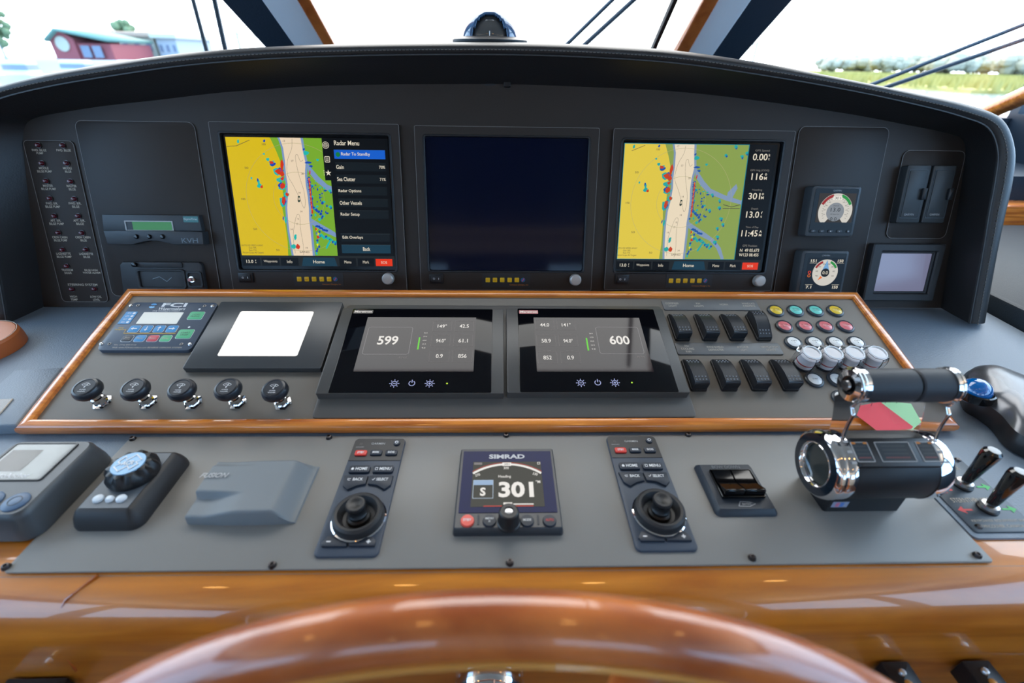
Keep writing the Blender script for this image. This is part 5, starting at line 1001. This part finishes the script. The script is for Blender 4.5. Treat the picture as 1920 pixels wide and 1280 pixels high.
b = MB(); b.lathe([(RG - .004, gp2[0] - .005), (RG + .0012, gp2[0] - .0045), (RG + .0014, gp2[0] + .002), (RG - .002, gp2[0] + .004), (0, gp2[0] + .005)], chrome, (0, yg, HG), 48, AX); b.build('right_grip_cap', t.o)
def lever(xa, xb):       # a flat blade with a rounded head round the grip end
    b = MB(); th = .0022; F_, B_2 = [], []
    dy, dz = yg, HG - HB
    for k in range(17):
        s_ = k / 16; wd = .0165 - .0065 * sin(pi * min(1, s_ * 1.15)) if s_ < .87 else .0105 + (s_ - .87) * .05; z = HB + .004 + (dz - .012) * s_; y = dy * s_
        F_.append((y - wd, z, s_)); B_2.append((y + wd, z, s_))
    hd_ = [(dy + .0190 * cos(a), HG + .0190 * sin(a), 1.0) for a in [radians(-38 + k * 256 / 20) for k in range(21)]]
    P = F_[:-1] + hd_[::-1] + B_2[:-1][::-1]
    rows = [[(xa + (xb - xa) * s_ + d, y, z) for y, z, s_ in P] for d in (-th, th)]
    ids = b.grid(rows, chrome, close=True); b.f(ids[0][::-1], chrome); b.f(ids[1], chrome); return b.build('lever', t.o, bev=.0012)
lever(xl + .0125, gp1[0] - .002); lever(xr - .0055, gp2[0] + .001)
# ------------------------------------------------------------------ key tags hanging by the throttle
def keytag(lab, quad, c_, ringp):
    t = T('key_tag', lab, 'key tag', P2, sum(q[0] for q in quad) / len(quad), sum(q[1] for q in quad) / len(quad)); m = mat('tag_' + c_[0], c_[1], .3, spec=.5)
    P = [t.p(*q, .012) for q in quad]; b = MB(); b.prism(P, .0075, .0105, m, ch=.0005); b.build('tag_body', t.o)
    b = MB(); b.flat(offset(P, -.0055), .0108, mat('tag_paper_' + c_[0], c_[2], .6)); b.build('paper_insert', t.o)
    q = t.p(*ringp, .014); b = MB(); b.tube([(q[0] + .008 * cos(k * pi / 10), q[1] + .004 + .003 * sin(k * pi / 10), .012 + .008 * sin(k * pi / 10)) for k in range(20)], .0006, steel, 6, closed=True); b.build('split_ring', t.o)
keytag('green plastic key tag partly under the red one behind the throttle', ((1668, 757), (1705, 761), (1719, 786), (1702, 800), (1680, 790), (1655, 762)), ('green', (80, 170, 100), (150, 200, 150)), (1676, 757))
keytag('red plastic key tag hanging between the throttle levers', ((1617, 778), (1622, 765), (1652, 759), (1702, 797), (1692, 808), (1654, 806)), ('red', (206, 38, 56), (214, 60, 74)), (1628, 762))
# ------------------------------------------------------------------ trackball
t = T('trackball', 'silver and black trackball mouse with a shiny blue ball at the right end', 'trackball', P3, 1870, 775)
ol = [(p.x, p.y) for p in smooth([(*t.p(a, c_), 0) for a, c_ in ((1796, 735), (1797, 718), (1812, 706), (1840, 704), (1880, 718), (1930, 742), (1985, 790), (2010, 850), (1985, 876), (1930, 862), (1885, 838), (1858, 806), (1832, 785), (1806, 768))], 6, closed=True)]
sil = mat('silver_grey_shell', (104, 106, 110), .26, metal=.6)
cx_, cy_ = sum(p[0] for p in ol) / len(ol), sum(p[1] for p in ol) / len(ol); b = MB(); rows = []
for s_, z in ((1.0, 0.0), (1.015, .006), (1.0, .014), (.94, .024), (.82, .032), (.62, .038), (.36, .041), (.1, .0415)):
    rows.append([(cx_ + (p[0] - cx_) * s_, cy_ + (p[1] - cy_) * s_, z) for p in ol])
ids = b.grid(rows[:4], blk, close=True); b.build('base_shell', t.o, ang=60)
b = MB(); ids = b.grid(rows[3:], sil, close=True); b.f(ids[-1], sil); b.build('top_shell', t.o, ang=60)
q = t.p(1828, 733, .034); b = MB(); b.lathe([(0, .0185)] + [(.0185 * sin(k * pi / 16), .0185 * cos(k * pi / 16)) for k in range(1, 16)] + [(0, -.0185)], mat('blue_ball', (0, 96, 170), .08, spec=.7, coat=1, var=0), (q[0], q[1], .034), 40); b.build('ball', t.o)
b = MB(); b.lathe([(.0185, .030), (.0205, .037), (.0225, .036), (.0235, .026)], blkg, (q[0], q[1], 0), 40); b.build('ball_collar', t.o)
# ------------------------------------------------------------------ thruster panel
Zh = lambda x, y: (1720 + x / 4.57, 800 + y / 4.57)
t = plate('thruster_panel', 'black thruster control plate with red and green arrows and two joysticks, far right', ((1690, 857), (1797, 857), (1955, 997), (1831, 997)), .003, .003, mat('thruster_face', (52, 62, 72), .4, spec=.6), P3, cat='control panel')
b = MB(); x, y, w_, h_ = t.rect((1690, 857), (1797, 857), (1955, 997), (1831, 997), .003); b.ring(rr(x, y, w_ + .012, h_ + .012, .006), rr(x, y, w_ + .0005, h_ + .0005, .003), -.0025, .0015, leather); b.build('gasket_rim', t.o)
for s_, X, Y, W, Hh in (('BOWTHRUSTER', 225, 352, 260, 32), ('STERNTHRUSTER', 470, 628, 360, 38), ('KEYPOWER EQUIPMENT INC', 700, 805, 470, 24), ('VANCOUVER, CANADA', 730, 852, 380, 28), ('PULL TO', 330, 440, 110, 26)): b = MB(); t.txt(b, s_, *Zh(X, Y), W / 4.57, Hh / 4.57, .003, cream); b.build('caption', t.o)
def arrowm(X, Y, d, m):
    b = MB(); q = t.p(*Zh(X, Y), .003); b.flat([(q[0] + d * u, q[1] + v) for u, v in ((-.008, .0012), (.001, .0012), (.001, .005), (.0085, 0), (.001, -.005), (.001, -.0012), (-.008, -.0012))], .0033, m); b.build('arrow_mark', t.o)
gm, rm = mat('green_arrow', (60, 175, 90), .5), mat('red_arrow', (200, 60, 60), .5)
arrowm(565, 515, 1, gm); arrowm(785, 705, 1, gm); arrowm(410, 712, -1, rm); arrowm(240, 540, -1, rm)
for X, Y in ((348, 283), (525, 855)):
    q = t.p(*Zh(X, Y), .003); b = MB(); b.lathe([(0, .002), (.0025, .0018), (.0035, 0)], scrb, (q[0], q[1], .003), 14); b.build('screw', t.o)
for (X, Y, tx, ty, lb) in ((385, 500, 650, 215, 'bow'), (600, 700, 880, 395, 'stern')):
    q = t.p(*Zh(X, Y), .003); base = P3.w(t.u + q[0], t.v + q[1], .003); tgt = Zh(tx, ty); hh = .05
    for _ in range(30):
        e = proj(base + P3.n * hh); L0 = math.dist(proj(base), tgt); hh *= L0 / max(1, math.dist(proj(base), e))
    tp = t.p(*tgt, .003 + hh * .97); d = Vector((tp[0] - q[0], tp[1] - q[1], hh)).normalized(); ax = d.to_track_quat('Z', 'Y').to_matrix(); L = hh * 1.02
    b = MB(); b.lathe([(.010, 0), (.010, .002), (.0085, .003), (.0080, .007), (.0055, .008), (0, .008)], steel, (q[0], q[1], .003), 28, mfun=lambda k: blk if k < 2 else steel); b.build('joystick_collar', t.o)
    b = MB(); b.lathe([(0, .006), (.0048, .007), (.0052, .010), (.0072, L * .55), (.0092, L * .88), (.0088, L * .95), (.0060, L * .995), (0, L)], mat('gloss_lever_black', (12, 14, 16), .07, spec=.7, coat=.6), (q[0], q[1], .003), 28, ax); b.build('joystick_lever', t.o)
# ------------------------------------------------------------------ left side: leather lid, wooden ring
t = T('leather_lid', 'blue-grey leather covered lid with a slanted corner, left of the switch console', 'lid', P3, 20, 745)
b = MB(); b.prism([t.p(*q, .014) for q in ((-110, 726), (-2, 718), (26, 693), (118, 687), (30, 796), (-110, 800))], -.002, .014, leather, ch=.003); b.build('pad', t.o, bev=.001)
b = MB(); b.prism([t.p(*q, .0145) for q in ((-70, 750), (24, 748), (0, 776), (-70, 780))], .0139, .0150, blkg); b.build('dark_screen', t.o)
b = MB(); b.tube([(*t.p(*q, .0145), .0150) for q in ((24, 748), (-1, 777))], .0009, cream, 6); b.build('pale_edge', t.o)
t = T('wooden_ring', 'round varnished wooden ring on the dash at the left picture edge', 'ring', P3, -42, 656)
b = MB(); b.lathe([(.034, -.002), (.034, .020), (.037, .023), (.055, .023), (.059, .019), (.0605, .010), (.0605, -.002)], mat('satin_ring_wood', (176, 96, 50), .45, bump=(60, .0003)), (0, 0, 0), 64); b.build('rim', t.o)
b = MB(); b.lathe([(.0562, .0231), (.0570, .0231)], cream, (0, 0, 0), 64); b.build('inlay_line', t.o)
# ------------------------------------------------------------------ brackets and cables under the wooden edge
yw = 0.6 + prof[-2][0]
def on_face(px, py): return at_y(px, py, 0.6 + prof[-3][0])
def bracket(lab, px, py, w_=.030):
    p = on_face(px, py); o = bpy.data.objects.new('bracket', None); COL.objects.link(o); o.location = p; tag(o, lab, 'bracket')
    b = MB(); b.prism(rr(0, 0, w_, .03, .002), -.012, .012, blk, ch=.002); b.X = Matrix.Identity(4); ob = b.build('block', o); ob.location = (0, -.016, 0)
    b = MB(); b.lathe([(0, .0035), (.003, .003), (.0042, .001), (.0042, 0)], steel, (0, -.012, .012), 12); b.lathe([(0, .003), (.004, .001), (.004, 0)], brass, (0, -.022, .012), 12); b.build('bolt', o)
bracket('left black bolted bracket under the wooden edge at lower right', 1665, 1247); bracket('right black bolted bracket under the wooden edge at lower right', 1815, 1245); bracket('black bracket at the bottom left corner below the wooden edge', 85, 1278, .06)
p = on_face(1862, 1262); b = MB(); o = bpy.data.objects.new('cable', None)
b.tube([(p.x - .02, p.y - .012, p.z - .01), (p.x, p.y - .014, p.z), (p.x + .02, p.y - .012, p.z + .004), (p.x + .05, p.y - .012, p.z + .003), (p.x + .1, p.y - .01, p.z + .002)], .0018, mat('blue_cable', (30, 60, 90), .5), 8)
tag(b.build('cable'), 'thin blue cable running under the wooden edge at the lower right corner', 'cable')
p = on_face(918, 1284); o = bpy.data.objects.new('chrome_fitting', None); COL.objects.link(o); o.location = p; tag(o, 'round chrome fitting behind the steering wheel rim, bottom centre', 'fitting')
b = MB(); Xr = Matrix.Rotation(pi / 2, 3, 'X'); b.lathe([(.037, 0), (.037, .008), (.034, .013), (.030, .012), (.028, .006), (.012, .007), (.010, .016), (0, .018)], chrome, (0, 0, 0), 40, Xr); b.build('bezel', o)
# ------------------------------------------------------------------ steering wheel
wr, wb, WR = .0160, radians(78), .37
tp = at_depth(925, 1172, .222)
cw = tp + Vector((0, -cos(wb), -sin(wb))) * WR
o = bpy.data.objects.new('steering_wheel', None); COL.objects.link(o); tag(o, 'large varnished wooden steering wheel in the foreground, only its top arc showing', 'steering wheel')
o.matrix_world = Matrix.Translation(cw) @ Matrix.Rotation(wb, 4, 'X')      # local y = up the wheel, local z = towards the helmsman
b = MB(); NN = 128; rows = []
for k in range(NN):
    a = 2 * pi * k / NN; e_ = Vector((sin(a), cos(a), 0)); rows.append([tuple(e_ * (WR + wr * cos(s_ * pi / 12)) + Vector((0, 0, 1)) * (wr * .92 * sin(s_ * pi / 12))) for s_ in range(24)])
rows.append(rows[0]); b.grid(rows, woodr, close=True); b.build('rim', o)
b = MB(); b.tube([(sin(2 * pi * k / NN) * (WR - wr * .50), cos(2 * pi * k / NN) * (WR - wr * .50), wr * .82) for k in range(NN)], .0022, brass, 8, closed=True); b.build('inlay_band', o)
for k in range(6):
    a = radians(13 + 60 * k); b = MB(); b.tube([(sin(a) * r, cos(a) * r, -.004) for r in (.05, .12, .25, .36, WR - .012)], [.012, .015, .012, .011, .014], woodr, 14); b.build('spoke', o)
b = MB(); b.lathe([(0, -.02), (.055, -.02), (.06, .0), (.055, .02), (.03, .026), (0, .028)], woodr, seg=40); b.build('hub', o)
# ------------------------------------------------------------------ compass on the hood
YC = .965; p = at_y(919, 78, YC); o = bpy.data.objects.new('compass', None); COL.objects.link(o); o.location = p; tag(o, 'glossy blue-black domed ship compass on top of the hood', 'compass')
rc = 52.5 / F_PX * (CM @ (p - EYE)).z
b = MB(); b.lathe([(0, -.07), (rc * 1.15, -.07), (rc * 1.2, -.02), (rc * 1.34, -.001), (rc * 1.34, .002), (rc * 1.1, .006), (rc * .9, .007)], blk, seg=48); b.build('base_ring', o)
hoodm = mat('blue_black_gloss', (46, 84, 120), .12, spec=.6, coat=1); b = MB(); rows = []
for i in range(33):      # hood shell: a dome with an arched front opening
    a = pi * i / 32; row = []
    for j in range(17):
        e_ = (pi / 2) * j / 16; row.append((a, e_))
    rows.append(row)
ids = []
for i in range(65):
    az = 2 * pi * i / 64; ids.append([])
    for j in range(25):
        el = pi / 2 * j / 24; v = Vector((cos(el) * cos(az), cos(el) * sin(az), sin(el))) * rc; ids[-1].append((b.v(v), v / rc))
for i in range(64):
    for j in range(24):
        c_ = (ids[i][j][1] + ids[i + 1][j + 1][1]) / 2
        if c_.y < 0 and (c_.x / .63) ** 2 + ((c_.z) / .80) ** 2 < 1: continue
        b.f((ids[i][j][0], ids[i + 1][j][0], ids[i + 1][j + 1][0], ids[i][j + 1][0]), hoodm)
hd = b.build('hood', o); sd = hd.modifiers.new('s', 'SOLIDIFY'); sd.thickness = .004; sd.offset = -1
b = MB(); b.lathe([(0, rc * .86)] + [(rc * .86 * sin(k * pi / 24), rc * .86 * cos(k * pi / 24)) for k in range(1, 13)], mat('smoked_dome', (70, 68, 66), .08, spec=.6, coat=.5), seg=40); b.build('dome', o)
b = MB(); b.tube([(0, -rc * .86, rc * .05), (0, -rc * .83, rc * .28)], .0009, white, 6); b.build('lubber_line', o)
b = MB(); b.lathe([(rc * .60, rc * .30), (rc * .66, rc * .22), (rc * .80, rc * .02), (rc * .88, .0)], mat('compass_card', (24, 24, 28), .3), seg=48); b.build('card', o)
# ------------------------------------------------------------------ wipers outside the glass
def wiper(lab, pairs):
    t = T('windscreen_wiper', lab, 'wiper', WP, *pairs[0][:2], ph=-.05)
    for (x0, y0, x1, y1, r) in pairs:
        a = Vector((*t.p(x1, y1, -.05), -.05)); c_ = Vector((*t.p(x0, y0, -.05), -.05)); d = (c_ - a); c2 = a + d * 1.9; a2 = a - d * .35
        b = MB(); b.tube([a2, a, c_, c2], [r, r, r * .9, r * .8], mat('wiper_blue_black', (44, 62, 78), .4), 8); b.build('arm', t.o)
    q = Vector((*t.p(*pairs[0][2:4], -.05), -.05)); d = Vector((*t.p(*pairs[0][:2], -.05), -.05)) - q; b = MB(); b.lathe([(0, .01), (.014, .008), (.016, -.01), (0, -.012)], blk, tuple(q - d * .35), 20); b.build('pivot', t.o)
wiper('double-arm windscreen wiper outside the left window', ((362, 0, 388, 97, .0062), (402, 0, 423, 95, .0072)))
wiper('double-arm windscreen wiper outside the centre window', ((1148, 0, 1063, 83, .006), (1188, 0, 1095, 85, .007)))
wiper('double-arm windscreen wiper outside the right window', ((1920, 46, 1656, 150, .0062), (1920, 74, 1686, 155, .0070)))
# ------------------------------------------------------------------ foredeck, water, shore
dk = mat('white_gelcoat', (225, 228, 232), .4); b = MB()
P = [(-2.0, 1.85), (2.0, 1.85), (1.95, 4.0), (1.6, 6.5), (.9, 8.8), (0, 10.0), (-.9, 8.8), (-1.6, 6.5), (-1.95, 4.0)]; b.prism(P, .2, 1.24, dk, ch=.04); b.prism(rr(0, 4.0, 1.6, 1.4, .2), 1.24, 1.33, dk, ch=.03); 
tag(b.build('foredeck'), 'bright white foredeck of the boat beyond the windows', 'deck', kind='structure')
def rail():
    o = bpy.data.objects.new('deck_rail', None); COL.objects.link(o); o.location = (0, 6, 1.24); tag(o, 'thin steel deck rail round the bow beyond the windows', 'rail')
    P2_ = [(-1.9, -2), (-1.55, .5), (-.85, 2.7), (0, 3.85), (.85, 2.7), (1.55, .5), (1.9, -2)]
    b = MB(); b.tube([(p[0], p[1], .36) for p in [(v.x, v.y) for v in smooth([(*q, 0) for q in P2_], 5)]], .014, steel, 8); b.build('top_rail', o)
    for q in P2_: b = MB(); b.tube([(q[0], q[1], -.01), (q[0], q[1], .36)], .010, steel, 8); b.build('post', o)
rail()
wat = mat('pale_river_water', (150, 165, 175), .12, bump=(.6, .05)); b = MB(); b.flat([(-160, -10), (160, -10), (160, 400), (-160, 400)], -1.1, wat); ow = b.build('water'); struct(ow)
def place(px, py, Y): return at_y(px, py, Y)
redw, greenr, palew, roofr = mat('red_boards', ext((205, 110, 116)), .7), mat('green_roof', ext((140, 190, 178)), .6), mat('cream_render', ext((250, 248, 228)), .7), mat('pale_tiles', ext((240, 205, 180)), .7)
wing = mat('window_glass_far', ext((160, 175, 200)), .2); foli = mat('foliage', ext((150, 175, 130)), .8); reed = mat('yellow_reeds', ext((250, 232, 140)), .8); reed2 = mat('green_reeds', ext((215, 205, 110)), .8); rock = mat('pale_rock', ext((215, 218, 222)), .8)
Y0 = 60.0
ZS = .75
p0 = place(106, 108, Y0); p1_ = place(212, 108, Y0); p0.z = ZS; et = place(92, 72, Y0).z; rt = place(110, 55, Y0).z
o = bpy.data.objects.new('boathouse', None); COL.objects.link(o); o.location = (p0.x, Y0, p0.z); tag(o, 'red wooden boathouse with a green gabled roof, far left', 'building')
W = (p1_.x - p0.x); hE, hR = et - p0.z, rt - p0.z; wg = W * .42
b = MB(); b.prism([(0, 0), (wg, 0), (wg, hE), (wg / 2, hR), (0, hE)], -7, 0, redw); b.prism([(0, 0), (W, 0), (W, hE * .8), (0, hE * .8)], -7, -.3, redw); b.X = Matrix.Identity(4); ob = b.build('walls', o); ob.rotation_euler = (pi / 2, 0, 0)
b = MB(); b.grid([[(-.2, 0 - .5, hE - .1), (wg / 2, -.5, hR + .1), (W + .3, 0 - .5, hE * 1.02)], [(-.2, 7.3, hE - .1), (wg / 2, 7.3, hR + .1), (W + .3, 7.3, hE * 1.02)]], greenr); ob = b.build('roof', o); ob.modifiers.new('s', 'SOLIDIFY').thickness = .25
b = MB(); b.X = Matrix.Rotation(pi / 2, 4, 'X'); b.prism(circ(wg / 2, hE * .75, .7, 20), 0, .1, palew); b.build('round_sign', o)
for k in range(2): b = MB(); b.box((W * (.58 + .2 * k), -.05, hE * .4), (.9, .1, 1.1), wing); b.build('window', o)
def block(name, lab, x0, x1, yt, yb_, Y, m, rm_, nwin):
    a = place(x0, yb_, Y); c_ = place(x1, yb_, Y); a.z = c_.z = ZS; h = place((x0 + x1) / 2, yt, Y).z - ZS; W = c_.x - a.x; o = bpy.data.objects.new(name, None); COL.objects.link(o); o.location = ((a.x + c_.x) / 2, Y, (a.z + c_.z) / 2); tag(o, lab, 'building')
    b = MB(); b.box((0, 4, h / 2 - .5), (W, 8, h + 1), m); b.build('walls', o); b = MB(); b.prism(rr(0, 4, W + .8, 9), h, h + .5, rm_, ch=.2); b.build('roof', o)
    for k in range(nwin): b = MB(); b.box((-W / 2 + W * (k + .5) / nwin, -.06, h * .55), (W / nwin * .4, .1, h * .3), wing); b.build('window', o)
block('waterfront_hall', 'long cream waterfront building with a pale tiled roof, beside the red boathouse', 170, 298, 68, 108, 69.0, palew, roofr, 6)
block('glazed_pavilion', 'small pale building with dark windows at the right end of the long hall', 300, 336, 72, 98, 68.0, mat('pale_blue_wall', ext((225, 235, 245)), .6), palew, 3)
def tree(lab, px, py, wpx, hpx, Y, m=foli, seed=1, zb=.75):
    a = place(px, py, Y); s_ = Y / F_PX * .9; W, Hh = wpx * s_, hpx * s_; rg = random.Random(seed); o = bpy.data.objects.new('tree', None); COL.objects.link(o); Hh += a.z - zb; o.location = (a.x, Y, zb); tag(o, lab, 'tree')
    b = MB(); b.tube([(0, 0, -1), (0, 0, Hh * .6)], [W * .05, W * .03], rock, 8); b.build('trunk', o); b = MB()
    for k in range(60):
        th, u = rg.uniform(0, 2 * pi), rg.uniform(-1, 1); r = rg.uniform(.5, 1); c_ = Vector((cos(th) * sqrt(1 - u * u) * W / 2 * r, sin(th) * sqrt(1 - u * u) * W / 2 * r, Hh * .58 + u * Hh * .40 * r)); q = W * rg.uniform(.09, .16)
        b.lathe([(0, -q), (q * .8, -q * .5), (q, .1 * q), (q * .7, q * .7), (0, q)], m, tuple(c_), 7)
    b.build('crown', o)
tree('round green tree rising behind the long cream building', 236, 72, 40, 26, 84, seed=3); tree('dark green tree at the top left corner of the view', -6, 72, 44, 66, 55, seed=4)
for i, (px, w_) in enumerate(((1560, 40), (1610, 50), (1665, 46), (1720, 50), (1785, 60), (1850, 50), (1910, 60))):
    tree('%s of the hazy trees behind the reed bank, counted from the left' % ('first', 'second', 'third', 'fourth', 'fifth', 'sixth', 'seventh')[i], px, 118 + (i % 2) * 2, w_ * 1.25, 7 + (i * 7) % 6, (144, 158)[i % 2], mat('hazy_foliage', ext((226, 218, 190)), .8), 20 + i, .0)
b = MB(); a = place(1500, 118, 150); b.prism([(a.x, 140), (150, 140), (150, 170), (a.x, 170)], -1.3, .02, reed2); struct(b.build('far_bank'))
# reed bank on the right: one uncountable mass of stems on a low bank
rg = random.Random(5); b = MB(); a = place(1545, 126, 90); c_ = place(2150, 140, 80); 
b.prism([(a.x, 60), (c_.x + 20, 48), (c_.x + 20, 130), (a.x + 4, 110)], -1.3, -.7, reed)
for k in range(5200):
    x = rg.uniform(a.x, c_.x + 15); y = rg.uniform(50, 105); z = -.8; h = rg.uniform(.8, 1.5); dx = rg.uniform(-.2, .2); wv = rg.uniform(.10, .25)
    i0 = b.v((x - wv, y, z)); i1 = b.v((x + wv, y + .05, z)); i2 = b.v((x + dx, y, z + h)); b.f((i0, i1, i2), reed if k % 3 else reed2)
tag(b.build('reed_bank'), 'yellow-green reed bank along the far right shore', 'reeds', kind='stuff')
b = MB(); a = place(-80, 130, 58); c_ = place(345, 110, 58); b.rings([(a.x - 14, 57), (c_.x + 1, 57), (c_.x + 3, 90), (a.x - 14, 90)], [(3, -1.3), (1, -.2), (0, .5), (-.4, .76)], rock); tag(b.build('shore_bank'), 'pale rocky shore under the buildings at left', 'bank', kind='structure')
def boat(lab, px, py, wpx, Y, seed):
    a = place(px, py, Y); W = wpx * Y / F_PX * .9; o = bpy.data.objects.new('moored_boat', None); COL.objects.link(o); o.location = (a.x, Y, -1.12); tag(o, lab, 'boat'); m = mat('boat_white', (205, 210, 215), .4)
    b = MB(); hull = [(-W / 2, -.8), (W * .25, -.9), (W * .5, 0), (W * .25, .9), (-W / 2, .8)]; b.rings(hull, [(-.3, 0), (0, 1.0), (.05, 1.1)], m); b.build('hull', o)
    b = MB(); b.rings(rr(-W * .08, 0, W * .5, 1.3, .2), [(0, 1.0), (-.1, 1.9), (-.2, 2.0)], m); b.build('cabin', o); b = MB(); b.rings(rr(-W * .08, 0, W * .5 + .02, 1.32, .2), [(-.03, 1.4), (-.07, 1.75)], wing); b.build('window_band', o)
boat('white moored boat at the far left in front of the shore', 40, 112, 90, 40, 1); boat('white moored boat just below the red boathouse', 150, 118, 90, 46, 2); boat('small white moored boat in front of the long cream building', 245, 115, 60, 52, 3)
# ------------------------------------------------------------------ cabin lamps and added ceiling fill
def lamp(lab, x, y):
    o = bpy.data.objects.new('ceiling_lamp', None); COL.objects.link(o); o.location = (x, y, ZC); tag(o, lab, 'lamp')
    b = MB(); b.lathe([(.055, 0), (.055, -.004), (.045, -.008), (.04, -.004)], lgrey, seg=32); b.build('trim_ring', o)
    b = MB(); b.lathe([(0, -.005), (.04, -.005)], em((255, 190, 110), 18), seg=24); b.build('lens', o)
for i, x in enumerate((-.95, -.32, .32, .95)): lamp('warm round ceiling lamp, %s across the cabin, front row' % nm4[i], x, -.25)
for i, x in enumerate((-.7, .7)): lamp('warm round ceiling lamp at the %s, rear row' % ('left', 'right')[i], x, -1.5)
def ceiling_fill(x, y, sx, sy, pw_):  # added uplight without a fitting, brightens the ceiling
    l = bpy.data.lights.new('ceiling_fill_light', 'AREA'); l.shape = 'RECTANGLE'; l.size = sx; l.size_y = sy; l.energy = pw_; l.color = (1.0, .86, .74)
    o = bpy.data.objects.new('ceiling_fill_light', l); COL.objects.link(o); o.location = (x, y, 1.99); o.rotation_euler = (pi, 0, 0)
for sg in (-1, 1): ceiling_fill(sg * 1.66, -.9, .06, 2.6, 8)
ceiling_fill(0, -2.9, 3.0, .06, 5)
